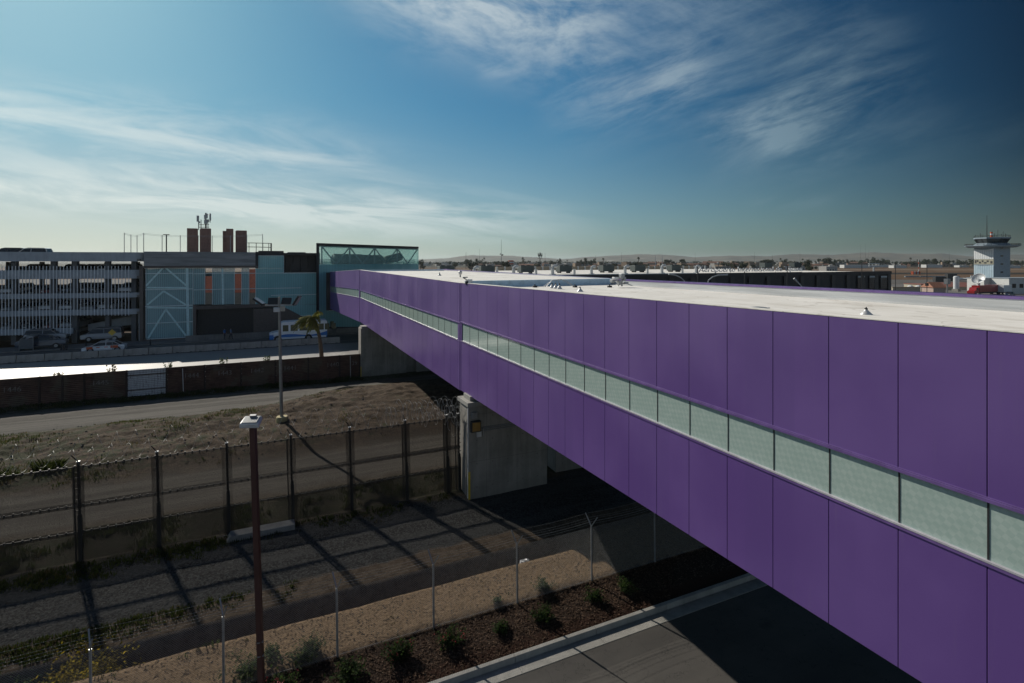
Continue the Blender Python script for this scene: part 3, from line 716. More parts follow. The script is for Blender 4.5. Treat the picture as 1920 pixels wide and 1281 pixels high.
for xa, xb, zz in ((3.5, 9.5, .9), (10, 14.5, .8)):
    mb.tube([gp(xa, 4, z0+zz), gp(xb, 4, z0+zz)], 1.0, 12)
    mb.tube([gp(xb-1.2, 4.1, z0+zz), gp(xb-1.2, 4.1, z0+zz+.8)], .7, 10)
mb.tube([gp(16, 4, z0+.8), gp(20, 4, z0+1.5)], .8, 10)
mb.build('air_duct', M['dark_metal'], tm, smooth=True)
mb = MB(); gb(mb, .5, LX, .3, 7, z0-.5, z0-.12); mb.build('box_floor', M['dark_cladding'], tm)
mb = MB(); mb.box((bx(262), YB+3, bz(262, 474)), (bx(600), YB+26, bz(262, 474)+.1)); mb.box((bx(540), YB+2, bz(540, 476)), (bx(575), YB+2.1, bz(540, 472.5)))
mb.build('roof_deck', M['concrete_dark'], tm)
# rust brown towers on the roof
def tower(boxes, label, Y=101.):
    q0 = at_Y(boxes[0][0], 472, Y)
    t = thing('roof_tower', (q0.x, Y, 13.9), label, 'tower', 'rust brown towers on the terminal roof')
    for i, (x0, x1, yt, dy) in enumerate(boxes):
        mb = MB(); a = at_Y(x0, 472, Y+dy); b = at_Y(x1, 472, Y+dy)
        mb.box((a.x, Y+dy, 12.8), (b.x, Y+dy+1.4, at_Y(x0, yt, Y+dy).z)); mb.build('shaft' if i == 0 else 'side_shaft', M['rust_tower'], t, bevel=.02)
    return t
tower([(350.5, 369.5, 428, 0)], 'rust brown slab tower, leftmost on the terminal roof')
tB = tower([(375.5, 394.5, 428, 0), (374.5, 381, 430, 1.6)], 'rust brown tower under the antenna mast on the terminal roof')
tower([(424, 437, 428.8, 0), (417.5, 424, 433, .5)], 'pair of joined rust brown shafts between the antenna tower and the stout tower')
tower([(443, 462.5, 432, 0), (441.5, 445, 433, 1.6)], 'stout rust brown tower, rightmost on the terminal roof')
am = thing('antenna_mast', at_Y(384, 428, 101.7), 'mobile phone mast with panel antennas on top of a rust brown tower', 'antenna')
mb = MB(); P_ = lambda x, y: at_Y(x, y, 101.7)
for x, y0, y1, r in ((372.5, 431, 405, .07), (377, 431, 412, .06), (386, 428, 399.5, .13), (394, 418, 400, .05), (390, 428, 410, .05)): mb.tube([P_(x, y0), P_(x, y1)], r, 6)
for y in (421.5, 426): mb.tube([P_(372, y), P_(392, y)], .06, 5)
mb.tube([P_(386, 404), P_(394, 402)], .04, 5); mb.tube([P_(386, 414), P_(394, 415)], .04, 5)
mb.build('mast_frame', M['dark_metal'], am)
for x, y0, y1, w in ((371, 404.5, 416, .32), (373.6, 415, 419, .3), (384.6, 403, 411, .3), (388, 401, 409, .3), (394.3, 401, 414, .26), (386, 412, 420, .5), (390.2, 412, 417, .28)):
    mb = MB(); a = P_(x, y0); b = P_(x, y1); mb.box((a.x-w/2, a.y-.2, b.z), (a.x+w/2, a.y-.06, a.z)); mb.build('panel_antenna', M['grey_metal'], am, bevel=.02)
# tall wire fence on the roof
rf = thing('roof_fence', at_Y(300, 472, 97), 'tall thin steel posts with barbed wire round the terminal roof', 'fence')
pts = []
for x, Y, yt in ((233, 100, 436.5), (245.5, 104, 440), (257, 108, 441), (269.5, 96, 437), (304, 96, 440.5), (338, 96.2, 441.5), (371.8, 96.4, 441.5), (398, 96.6, 442), (432, 96.8, 442), (463, 97, 440.5), (492.5, 97.2, 439)):
    a = at_Y(x, yt, Y); mb = MB(); mb.tube([(a.x, Y, 12.9), a], .05, 5); mb.build('post', M['grey_metal'], rf); pts.append(a)
mb = MB()
for dz in (.05, .22): mb.tube([p-Vector((0, 0, dz)) for p in pts[3:]], .018, 4); mb.tube([p-Vector((0, 0, dz)) for p in pts[:4]], .018, 4)
mb.build('wire', M['grey_metal'], rf)
lp = thing('roof_lamp', at_Y(312, 472, 97.5), 'short dark lamp post standing on the terminal roof inside the wire fence', 'lamp')
a = at_Y(312, 441, 97.5); mb = MB(); mb.tube([(a.x, 97.5, 12.9), a], .09, 6); mb.build('pole', M['dark_metal'], lp)
mb = MB(); mb.box((a.x-.4, 97.3, a.z), (a.x+.4, 97.7, a.z+.12)); mb.build('lamp_head', M['dark_metal'], lp, bevel=.02)
tf = thing('roof_railing', at_Y(497, 472, 96), 'small dark railed cage at the right end of the terminal roof', 'railing')
mb = MB()
for yt in (455.5, 463): mb.tube([at_Y(464, yt, 96), at_Y(507.5, yt+1, 96), at_Y(507.5, yt+1, 99), at_Y(470, yt, 99)], .05, 5)
mb.build('rail', M['dark_metal'], tf)
for x in (467, 480.5, 493, 504, 508.5):
    mb = MB(); mb.tube([at_Y(x, 456 if x > 470 else 455, 96), at_Y(x, 474, 96)], .05 if x < 505 else .12, 5); mb.build('post', M['dark_metal'], tf)
# ------------------------------------------------------------------ car park
PR = at_Y(265, 490, YB).xy.to_3d(); gd = Vector((-.9785, .206, 0)); gn = Vector((.206, .9785, 0))
def G(s, d, z): return PR+gd*s+gn*d+Vector((0, 0, z))
def gs(px):      # distance along the front where an image column meets it
    a = ray(px, 490); return (PR.x*a.y-PR.y*a.x)/(gd.y*a.x-gd.x*a.y)
gar = thing('parking_garage', tuple(G(8, 0, .9)), 'long multi storey car park with concrete bands and white vertical fins', 'building')
mat('garage_concrete', fn=conc_fn((.38,.42,.46), (.29,.32,.355)))
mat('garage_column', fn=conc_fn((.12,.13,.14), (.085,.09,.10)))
def gbox(mb, s0, s1, d0, d1, z0, z1): mb.hexa([G(s1,d0,z0), G(s0,d0,z0), G(s0,d1,z0), G(s1,d1,z0)], [G(s1,d0,z1), G(s0,d0,z1), G(s0,d1,z1), G(s1,d1,z1)])
def gz_(px, py): s = gs(px); p = G(s, 0, 0); k = p.x*fwd.x+p.y*fwd.y; return EYE+(490-py)*k/1000
BANDS = [(472.8, 490.2), (506.5, 523), (550, 559.2), (581, 591.3)]
SL = 46
def rounded(mb, z0, z1, w=.3):
    # front band with a rounded right end turning back
    pts = [G(SL, 0, 0), G(1.6, 0, 0)]
    for a in range(0, 91, 15): pts.append(G(1.6-1.6*sin(R(a))*1.0, 1.6-1.6*cos(R(a)), 0))
    pts.append(G(0, 14, 0)); inn = []
    n = len(pts)
    for i, p in enumerate(pts):
        t = (pts[min(i+1, n-1)]-pts[max(i-1, 0)]).normalized(); q = Vector((t.y, -t.x, 0)); c = G(10, 7, 0)-p
        if q.dot(c) < 0: q = -q
        inn.append(p+q*w)
    up = Vector((0, 0, 1))
    for i in range(n-1): mb.hexa([pts[i]+up*z0, pts[i+1]+up*z0, inn[i+1]+up*z0, inn[i]+up*z0], [pts[i]+up*z1, pts[i+1]+up*z1, inn[i+1]+up*z1, inn[i]+up*z1])
FL = []
for i, (ya, yb) in enumerate(BANDS):
    mb = MB(); zt = gz_(150, ya); zb_ = gz_(150, yb); rounded(mb, zb_, zt)
    for k in range(1, 14): gbox(mb, k*3.1+.4, k*3.1+.43, -.012, .0, zb_, zt) if False else None
    mb.build('parapet_band', M['garage_concrete'], gar, fix=True)
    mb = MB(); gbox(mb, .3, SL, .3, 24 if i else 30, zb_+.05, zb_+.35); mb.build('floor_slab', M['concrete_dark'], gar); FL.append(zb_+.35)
# lowest band only on the left, with the ramp rising to the right of it
za, zb_ = gz_(70, 616.5), gz_(70, 627.5); s5 = gs(136)
mb = MB(); gbox(mb, s5, SL, 0, .3, zb_, za); mb.build('parapet_band', M['garage_concrete'], gar)
mb = MB(); gbox(mb, s5, SL, .3, 24, zb_+.05, zb_+.35); FL.append(zb_+.35); mb.build('floor_slab', M['concrete_dark'], gar)
mb = MB(); e0 = gz_(140, 621); e1 = gz_(250, 603)
mb.hexa([G(s5,4,e0-.5), G(.5,4,e1-.5), G(.5,12,e1-.5), G(s5,12,e0-.5)], [G(s5,4,e0+.5), G(.5,4,e1+.9), G(.5,12,e1+.9), G(s5,12,e0+.5)]); mb.build('ramp', M['garage_concrete'], gar)
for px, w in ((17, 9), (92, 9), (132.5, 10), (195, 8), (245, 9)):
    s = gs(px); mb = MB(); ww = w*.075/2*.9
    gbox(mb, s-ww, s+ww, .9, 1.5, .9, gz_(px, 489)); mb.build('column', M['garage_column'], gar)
for s in (SL*.5, SL*.7): mb = MB(); gbox(mb, s-.35, s+.35, .9, 1.5, .9, 12.4); mb.build('column', M['garage_concrete'], gar)
for k in range(8):
    mb = MB(); s = 2+k*4.6; gbox(mb, s-.25, s+.25, 15, 15.5, .9, 12.4); mb.build('column', M['concrete_dark'], gar)
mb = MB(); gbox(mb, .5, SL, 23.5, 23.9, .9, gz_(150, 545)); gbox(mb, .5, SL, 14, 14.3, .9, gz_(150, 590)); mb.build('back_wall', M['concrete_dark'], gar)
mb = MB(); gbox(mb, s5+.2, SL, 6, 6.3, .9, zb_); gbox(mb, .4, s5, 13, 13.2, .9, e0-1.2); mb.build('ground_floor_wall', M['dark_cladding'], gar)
simple('fin_white', (.86,.90,.94), .45)
for k in range(38):
    px = 4.5+k*6.42; s = gs(px); long_ = px < 137
    mb = MB(); gbox(mb, s-.03, s+.03, -.12, -.04, gz_(px, 629 if long_ else 592), gz_(px, 499)); mb.build('fin', M['fin_white'], gar)
for k in range(30):
    s = gs(4.5)+.42*(k+1); mb = MB(); gbox(mb, s-.03, s+.03, -.12, -.04, gz_(0, 629), gz_(0, 499)); mb.build('fin', M['fin_white'], gar)
s = gs(255); mb = MB(); mb.tube([G(s-.3, 1.2, .9), G(s-.3, 1.2, gz_(250, 590))], .42, 14); mb.tube([G(-.6, .3, .9), G(-.6, .3, gz_(262, 590))], .12, 8); mb.build('round_column', M['garage_concrete'], gar, smooth=False)
# ------------------------------------------------------------------ text
def text_mesh(body, size, extr=.0, name='lettering'):
    cu = bpy.data.curves.new('t', 'FONT'); cu.body = body; cu.size = size; cu.extrude = extr; cu.align_x = 'CENTER'; cu.align_y = 'CENTER'
    o = bpy.data.objects.new('t', cu); C.objects.link(o)
    dg = bpy.context.evaluated_depsgraph_get(); me = bpy.data.meshes.new_from_object(o.evaluated_get(dg)); me.name = name
    bpy.data.objects.remove(o); bpy.data.curves.remove(cu); return me
def put_mesh(me, name, m, mtx, parent):
    me = me.copy(); o0 = ORG.get(parent.name, Vector()); me.transform(Matrix.Translation(-o0) @ mtx); me.materials.clear(); me.materials.append(m)
    o = bpy.data.objects.new(name, me); C.objects.link(o); o.parent = parent; ORG[o.name] = o0; return o
FRONT = Matrix.Rotation(R(90), 4, 'X')      # text that reads from -Y
# ------------------------------------------------------------------ tall mesh border fence
def mesh_fn(n, P, p, m):
    x, y, z = n.sep(P)
    a = (x/.013).frac().lt(.31).mx((z/.011).frac().lt(.29))
    k = n.noise(P, 1.4, 3, .6)
    n.put(p.inputs['Alpha'], a); n.put(p.inputs['Base Color'], n.mix(k, (.016,.013,.010), (.040,.030,.022))); p.inputs['Roughness'].default_value = .8
mat('security_mesh', fn=mesh_fn)
simple('fence_steel', (.030,.027,.025), .6, .2)
simple('fence_sleeve', (.014,.014,.014), .6)
simple('galvanised', (.36,.37,.38), .42, .6)
YF = 26.75; FX = [-17.4, -14.75, -12.05, -9.37, -6.68, -4.02, -1.42, 1.2, 3.84, 6.55, 8.72, 9.36]
gF = lambda x: .42+.012*(x+5)*0
HF = 3.95
fe = thing('border_fence', (0, YF, .4), 'tall dark steel mesh security fence with coiled razor wire along the dirt road', 'fence')
for i, x in enumerate(FX):
    mb = MB(); z0 = .2; L = .10     # the fence leans a touch to the left
    mb.bar((x, YF, z0), (x-L, YF, HF+.5), .09, .09)
    if i % 3 == 1 or i > 8: mb.bar((x-.16, YF+.02, z0), (x-L-.16, YF+.02, HF+.3), .05, .05)
    for k in range(9):
        z = 2.5+k*.22; mb.cbox((x-L*z/4.4, YF-.06, z), (.16 if k % 2 else .22, .05, .03))
    mb.bar((x-L, YF, HF+.5), (x-L-.16, YF-.25, HF+.85), .03, .03)
    mb.build('post', M['fence_steel'], fe)
    mb = MB(); mb.bar((x+.0, YF-.02, z0), (x-.04, YF-.02, 2.35), .15, .13); mb.bar((x+.05, YF-.1, z0), (x+.02, YF-.1, 2.2), .05, .04); mb.build('post_sleeve', M['fence_sleeve'], fe)
    mb = MB(); mb.cbox((x-L, YF, HF+.515), (.12, .12, .03)); mb.build('post_cap', M['white_metal'], fe)
for a, b in zip(FX, FX[1:]):
    mb = MB(); y = YF-.05
    mb.face([(a-.02, y, .45), (b-.02, y, .45), (b-.05, y, 1.75), (a-.05, y, 1.75)])
    mb.face([(a-.02, y+.09, .45), (b-.02, y+.09, .45), (b-.05, y+.09, 1.68), (a-.05, y+.09, 1.68)])
    mb.face([(a-.05, y-.02, 1.55), (b-.05, y-.02, 1.55), (b-.08, y-.02, 2.85), (a-.08, y-.02, 2.85)])
    mb.face([(a-.08, y-.035, 2.62), (b-.08, y-.035, 2.62), (b-.1, y-.035, HF+.35), (a-.1, y-.035, HF+.35)])
    mb.face([(a-.2, y-.05, .45), (a+.2, y-.05, .45), (a+.1, y-.05, HF+.35), (a-.3, y-.05, HF+.35)])
    mb.build('mesh_panel', M['security_mesh'], fe)
for z, dxx in ((HF+.32, -.1), (2.72, -.08), (1.66, -.05)):
    mb = MB(); mb.bar((FX[0], YF-.07, z), (FX[-1]+dxx, YF-.07, z), .035, .035)
    x = FX[0]
    while x < FX[-1]: mb.cbox((x, YF-.08, z), (.05, .06, .14)); x += .27
    mb.build('rail', M['fence_steel'], fe)
mb = MB(); mb.box((FX[0], YF-.14, .1), (FX[-1], YF+.10, .42)); mb.build('base_kerb', M['concrete_dark'], fe)
def helix(mb, x0, x1, y, z, r, pitch, rw, jit=0., n=12, ph=0.):
    pts = []; T = int((x1-x0)/pitch*n); w = 0
    for i in range(T):
        a = 2*pi*i/n+ph; k = 1+jit*mnoise.noise((i*.13, x0, z)); 
        pts.append((x0+(x1-x0)*i/T+.06*jit*mnoise.noise((i*.5, 3, z)), y+r*k*cos(a), z+r*k*sin(a)+.10*jit*mnoise.noise((i*.05, 7, x0))))
    mb.tube(pts, rw, 4, False)
    for i in range(0, T, 2):
        p = Vector(pts[i]); mb.cbox(p, (.022, .006, .006))
simple('razor_steel', (.34,.34,.33), .6, .4); simple('barb_wire', (.30,.30,.30), .65, .3)
mb = MB(); helix(mb, -17, 9.4, YF-.1, HF+.75, .30, .62, .005, .5); mb.build('razor_coil', M['razor_steel'], fe)
mb = MB(); helix(mb, -17, 9.4, YF+.95, HF+.95, .30, .66, .005, .6, ph=1.); mb.build('razor_coil', M['razor_steel'], fe)
mb = MB(); helix(mb, 5.4, 9.7, YF+.1, HF+.9, .42, .27, .007, .9, ph=2.); helix(mb, 7.2, 10.0, YF-.2, HF+.6, .36, .16, .007, 1.2, ph=.5); helix(mb, 8.6, 10.1, YF-.5, HF+.1, .34, .2, .007, 1.4, ph=4.)
mb.build('razor_tangle', M['razor_steel'], fe)
ft = thing('concrete_footing', (-.1, YF-.5, .3), 'low pale concrete slab at the foot of the tall mesh fence', 'slab')
mb = MB(); mb.prism([(-1.55,.1),(-1.55,.30),(-1.35,.60),(1.25,.60),(1.25,.1)], 'y', YF-.75, YF-.16); mb.build('slab', M['concrete_dark'], ft, bevel=.015, fix=True)
# ------------------------------------------------------------------ chain link fence
YC = 17.25; CX = [-13.4, -10.3, -7.2, -4.1, -1.05, 2.05, 5.13, 8.22, 11.38, 14.42, 17.5]
cf = thing('chain_link_fence', (5.13, YC, .3), 'chain link fence with Y shaped post tops and barbed wire beside the planting strip', 'fence')
HC = 2.32
for x in CX:
    g = gz(x, YC)
    mb = MB(); mb.tube([(x, YC, g-.2), (x-.02, YC, HC+.06)], .036, 8); mb.build('post', M['galvanised'], cf)
    arms = []
    for s in (-1, 1):
        mb = MB(); mb.bar((x-.02, YC+.01*s, HC+.04), (x-.02-.10*s, YC+.26*s, HC+.46), .035, .028); mb.build('barbed_arm', M['galvanised'], cf)
mb = MB()
for s in (-1, 1):
    for k in (.3, .62, .95):
        pts = []
        for a, b in zip(CX, CX[1:]):
            for t in (0, .25, .5, .75):
                x = lerp(a, b, t); pts.append((x-.02-.10*s*k, YC+.25*s*k, HC+.04+.42*k-.05*sin(pi*t)))
        mb.tube(pts, .0035, 3, False)
        for i, p in enumerate(pts[:-1]):
            for q in range(5):
                c = Vector(p).lerp(Vector(pts[i+1]), q/5); mb.cbox(c, (.004, .014, .014))
mb.build('barbed_wire', M['barb_wire'], cf)
mb = MB(); stp = .062; x = CX[0]; hgt = HC-.27
while x < CX[-1]:
    for s in (-1, 1):
        xa, xb = (x, x+hgt*.95) if s > 0 else (x+hgt*.95, x)
        mb.tube([(xa, YC-.036+.004*s, .28), (xb, YC-.036+.004*s, HC)], .0032, 3, False)
    x += stp
mb.tube([(CX[0], YC-.036, HC), (CX[-1], YC-.036, HC)], .0025, 3); mb.tube([(CX[0], YC-.036, .34), (CX[-1], YC-.036, .34)], .004, 4)
mb.build('wire_mesh', M['barb_wire'], cf)
# ------------------------------------------------------------------ rusty wall of landing mat panels
def rust_fn(n, P, p, m):
    x, y, z = n.sep(P)
    k = n.noise(P, .8, 6, .7); s = n.noise(n.scale(P, (1.2, 1, 7)), 1.2, 5, .65); r = (z/.16).frac()
    c = n.mix(n.sstep(k*.5+s*.5, .36, .64), (.045,.021,.015), (.11,.060,.042)); c = n.mix(n.sstep(n.noise(P, .35, 4, .6), .52, .60)*.6, c, (.10,.085,.060))
    n.put(p.inputs['Base Color'], c); p.inputs['Roughness'].default_value = .9; n.put(p.inputs['Normal'], n.bump(s*.5, .5, .03))
mat('rusty_steel', fn=rust_fn)
def wpan_fn(n, P, p, m):
    x, y, z = n.sep(P); k = n.noise(n.scale(P, (3, 1, .6)), 2.2, 5, .7)
    g = band(n, (z/.16).frac(), .0, .2, .05).mx(band(n, (x/.22).frac(), 0, .16, .04)*n.sstep(k, .35, .6))
    n.put(p.inputs['Base Color'], n.mix(n.sstep(k, .56, .66).mx(g*.8), (.46,.46,.47), (.13,.11,.105))); p.inputs['Roughness'].default_value = .7
mat('whitewashed_steel', fn=wpan_fn)
simple('paint_chalk', (.24,.21,.19), .8, sc=9, var=.35)
simple('rust_post', (.040,.022,.017), .85)
YW = 57.0
rw = thing('rusty_wall', (-5, YW, .5), 'long rusty brown steel wall of numbered ribbed panels along the road', 'wall')
wt_ = lambda x: 2.86
NUM = {-17: '1446', -14: None, -11: '1445', -8: None, -5: '1444', -2: '1443', 1: '1442', 4: '1441', 7: '1440', 10: '39'}
for k in range(-14, 5):
    x1 = -2+3*k; x0 = x1-3
    if x0 < -44: continue
    x1 = min(x1, 9.02)
    white = abs(x1+8) < .1; mb = MB(); z = .35; zt = wt_(x0)+.03*mnoise.noise((k, 0, 0)); nb_ = 16
    for i in range(nb_):     # shallow ribs
        za = lerp(z, zt, i/nb_); zb_ = lerp(z, zt, (i+1)/nb_); d = .035
        mb.mesh([(x0+.035,YW,za),(x1-.035,YW,za),(x1-.035,YW-d,lerp(za,zb_,.35)),(x0+.035,YW-d,lerp(za,zb_,.35)),(x1-.035,YW-d,lerp(za,zb_,.75)),(x0+.035,YW-d,lerp(za,zb_,.75)),(x1-.035,YW,zb_),(x0+.035,YW,zb_)], [(0,1,2,3),(3,2,4,5),(5,4,6,7)])
    mb.box((x0+.035, YW+.001, z), (x1-.035, YW+.03, zt))
    pn = mb.build('panel', M['whitewashed_steel'] if white else M['rusty_steel'], rw)
    if white: pn['label'] = 'whitewashed panel of the rusty wall'
    if white:
        mb = MB()
        for zz in (1.05, 2.35): mb.box((x0+.05, YW-.08, zz), (x1-.05, YW-.04, zz+.07))
        mb.build('rail', M['rust_post'], pn)
    nm = NUM.get(int(round(-2+3*k)))
    if nm:
        w = 1.2; me = text_mesh(nm, .62); cx = {'1446': -18.8, '1445': -12.9, '1444': -6.1, '1443': -3.4, '1442': -.65, '1441': 2.3, '1440': 6.3, '39': 8.45}[nm]
        put_mesh(me, 'panel_number', M['paint_chalk'], Matrix.Translation((cx, YW-.042, 1.95)) @ FRONT, pn)
    mb = MB(); mb.box((x1-.10, YW-.12, .3), (x1+.015, YW+.1, zt+.02))
    for za, zb_ in ((.3, .85), (.92, 1.3), (1.36, 1.75), (1.82, 2.2), (2.27, 2.65), (2.72, zt)): mb.box((x1+.0155, YW-.06, za), (x1+.06, YW+.05, zb_))

    if not white and not nm: mb.box(((x0+x1)/2-.07, YW-.11, .3), ((x0+x1)/2+.07, YW-.045, zt-.05))
    mb.build('post', M['rust_post'], rw)
mb = MB(); mb.tube([(-6.72, YW-.16, .6), (-6.78, YW-.16, 2.7)], .03, 6); mb.build('white_pipe', M['white_metal'], rw)
mb = MB(); mb.tube([(8.05, YW-.16, .4), (8.02, YW-.16, 2.75)], .04, 6); mb.build('grey_pipe', M['galvanised'], rw)
# ------------------------------------------------------------------ concrete barriers
def barrier_mb(L):
    mb = MB(); pr = [(-.30,0),(-.30,.08),(-.20,.30),(-.10,.82),(.10,.82),(.20,.30),(.30,.08),(.30,0)]
    mb.prism(pr, 'x', -L/2, L/2); return mb
bt = thing('concrete_barrier', (0, 0, 0), 'pale concrete road barrier standing end to end in the long row before the street', 'barrier', 'concrete barriers along the street')
barrier_mb(2.5).build('barrier_body', M['concrete'], bt, bevel=.03, fix=True)
mb = MB()
for s in (-1, 1): mb.box((s*.75-.14, -.31, 0), (s*.75+.14, .31, .07))
mb.build('forklift_slot', M['roof_black'], bt)
for k in range(-9, 11):
    x = -17+2.56*k
    place(bt, (x, 80.0+.03*mnoise.noise((k, 1, 0)), .82), .006*mnoise.noise((k, 5, 0)))
lw = thing('low_wall', (2, 89.6, .97), 'low grey concrete wall along the pavement before the dark gateway', 'wall')
mb = MB()
for k in range(12): x = bx(352)+k*2.6; mb.box((x, 89.3, .9), (x+2.57, 89.6, 1.75))
mb.build('wall', M['concrete_dark'], lw, bevel=.03)
# ------------------------------------------------------------------ flood light pole
Dp = 37.2; pb = at_D(529, 811, Dp); ptp = at_D(523.3, 557, Dp)
fp = thing('floodlight_pole', pb, 'tall grey floodlight pole with four lamp heads standing on the dirt mound', 'light pole')
mb = MB(); mb.tube([pb-Vector((0, 0, .6)), ptp], [.125, .085], 10); mb.tube([pb-Vector((0, 0, .8)), pb+Vector((0, 0, .06))], .12, 10); mb.build('pole', simple('pole_grey', (.30,.29,.26), .5, .3), fp)
mb = MB(); mb.lathe((pb.x, pb.y, gz(pb.x, pb.y)-.4), [(.40, 0), (.40, .72), (.36, .78)], 16); mb.build('footing', simple('ochre_footing', (.40,.33,.16), .8), fp)
arm_l = at_D(497, 572.5, Dp); arm_r = at_D(553, 572, Dp); mb = MB(); mb.bar(arm_l, arm_r, .09, .09); mb.build('cross_arm', M['galvanised'], fp)
def head(c, tilt_yaw, tilt, w, h, d=.14):
    mt = Matrix.Translation(c) @ Matrix.Rotation(tilt_yaw, 4, 'Z') @ Matrix.Rotation(tilt, 4, 'Y')
    mb = MB(); mb.cbox((0, 0, 0), (w, h, d)); mb.v = [mt @ q for q in mb.v]; o = mb.build('lamp_head', M['dark_metal'], fp, bevel=.02)
    mb = MB(); mb.cbox((0, 0, -d/2-.006), (w*.86, h*.86, .01)); mb.v = [mt @ q for q in mb.v]; mb.build('lens', M['white_metal'], o)
    mb = MB(); mb.cbox((0, 0, d/2+.004), (w*.9, h*.9, .008)); mb.v = [mt @ q for q in mb.v]; mb.build('back_plate', M['galvanised'], o)
head(at_D(486, 565.5, Dp), -YAW, R(35), .78, .55); head(at_D(557, 563.5, Dp), -YAW, R(-58), .74, .55)
def head2(c, yaw):
    mt = Matrix.Translation(c) @ Matrix.Rotation(-YAW+yaw, 4, 'Z') @ Matrix.Rotation(R(-22), 4, 'X')
    mb = MB(); mb.cbox((0, 0, 0), (.66, .15, .50)); mb.v = [mt @ q for q in mb.v]; o = mb.build('lamp_head', M['dark_metal'], fp, bevel=.02)
    mb = MB(); mb.cbox((0, .076, 0), (.56, .008, .42)); mb.v = [mt @ q for q in mb.v]; mb.build('lens', M['white_metal'], o)
head2(at_D(512, 565, Dp+.2), R(8)); head2(at_D(537, 565, Dp+.2), R(-8))
mb = MB(); c = at_D(519, 581, Dp-.15); mb.cbox(c, (.42, .3, .3)); mb.build('junction_box', M['white_metal'], fp, bevel=.02)
o = mb; mb = MB(); c = at_D(530, 579, Dp-.1); mb.cbox(c, (.30, .3, .34)); mb.build('camera_box', simple('cream_paint', (.5,.46,.38), .5), fp, bevel=.02)
# ------------------------------------------------------------------ red lamp post in the foreground
Dr = 14.4; rb = at_D(491, 1300, Dr); rt = at_D(474.5, 798, Dr); gr = gz(rb.x, rb.y); k = (gr-rt.z)/(rb.z-rt.z); rbase = rt.lerp(rb, k)
rl = thing('lamp_post', rbase, 'dark red steel lamp post with a flat white lamp head standing among the shrubs', 'lamp post')
simple('red_brown_paint', (.075,.024,.018), .55)
mb = MB(); mb.bar(rbase-Vector((0, 0, .2)), rt, .145, .145); mb.build('pole', M['red_brown_paint'], rl, bevel=.012)
mb = MB()
for py in (1202, 1228): mb.cbox(rt.lerp(rb, (py-798)/502), (.16, .16, .02))
mb.build('pole_band', M['galvanised'], rl)
hc = at_D(471, 790, Dr); mt = Matrix.Translation(hc) @ Matrix.Rotation(R(-20), 4, 'Z') @ Matrix.Rotation(R(20), 4, 'X')
mb = MB(); mb.hexa([(-.26,-.2,-.09), (.26,-.2,-.09), (.24,.2,-.06), (-.24,.2,-.06)], [(-.24,-.17,.05), (.24,-.17,.05), (.22,.18,.05), (-.22,.18,.05)]); mb.v = [mt @ q for q in mb.v]; hd = mb.build('lamp_head', M['white_metal'], rl, bevel=.03)
mb = MB()
for i in range(10): mb.box((-.19+i*.04, -.155, .052), (-.19+i*.04+.022, .13, .075))
mb.v = [mt @ q for q in mb.v]; mb.build('cooling_fins', M['grey_metal'], hd)
mb = MB(); mb.cbox((.02, .12, .08), (.16, .07, .07)); mb.v = [mt @ q for q in mb.v]; mb.build('light_sensor', M['grey_metal'], hd)
# ------------------------------------------------------------------ palm by the wall
for _k in ('palm_leaf', 'palm_leaf_dry'): pass
pq = at_Y(603, 668, 58.6)
pm = thing('palm_tree', (pq.x, 58.6, .7), 'wind bent palm tree leaning behind the rusty wall by the pier', 'palm tree')
simple('palm_trunk', (.17,.125,.085), .9, sc=14, var=.5, bs=.5)
mat('palm_leaf', fn=worn((.22,.21,.075), 6, (.10,.11,.035), bs=0))
mat('palm_leaf_dry', fn=worn((.26,.22,.12), 6, (.15,.12,.06), bs=0))
leafy('palm_leaf', .4); leafy('palm_leaf_dry', .4)
tr = [at_Y(px, py, 58.6) for px, py in ((603.5, 676), (602, 655), (599, 632), (595, 615), (590, 605), (584, 598))]
mb = MB(); mb.tube(tr, [.24, .2, .18, .17, .16, .12], 10); mb.build('trunk', M['palm_trunk'], pm, smooth=True)
random.seed(3); cr = MB(); dry = MB(); top = tr[-1]
def frond(mb, p0, dirv, L, droop, wl):
    p = Vector(p0); d = Vector(dirv).normalized(); n = 16; st = L/n; prev = p
    for i in range(n):
        d = (d+Vector((-.055, .0, -droop))).normalized(); q = p+d*st
        s = d.cross(Vector((0, 0, 1))); s = Vector((1, 0, 0)) if s.length < .1 else s.normalized()
        mb.tube([p, q], [.018, .014], 3, False)
        ll = wl*sin(pi*min(1, (i+1.5)/n)**.8)+.06
        for sg in (-1, 1):
            for q2 in range(2):
                a = p.lerp(q, q2/2+random.random()*.3); tip = a+(s*sg*.75+d*.55+Vector((-.25, 0, -.5-.3*random.random()))).normalized()*ll*(.8+.4*random.random())
                mb.face([a, a+d*.13, tip])
        p = q
for i in range(32):
    a = random.uniform(0, 2*pi); el_ = random.uniform(-.35, .9)
    frond(cr, top+Vector((.06*cos(a), .06*sin(a), .05)), (cos(a)-.45, sin(a), el_), random.uniform(1.5, 2.3), random.uniform(.07, .15), .5)
for i in range(10):
    a = random.uniform(0, 2*pi); frond(dry, top+Vector((.12, 0, -.05)), (cos(a)*.7, sin(a)*.7, -.2), random.uniform(.8, 1.3), .25, .3)
cr.build('crown', M['palm_leaf'], pm); dry.build('dry_skirt', M['palm_leaf_dry'], pm)
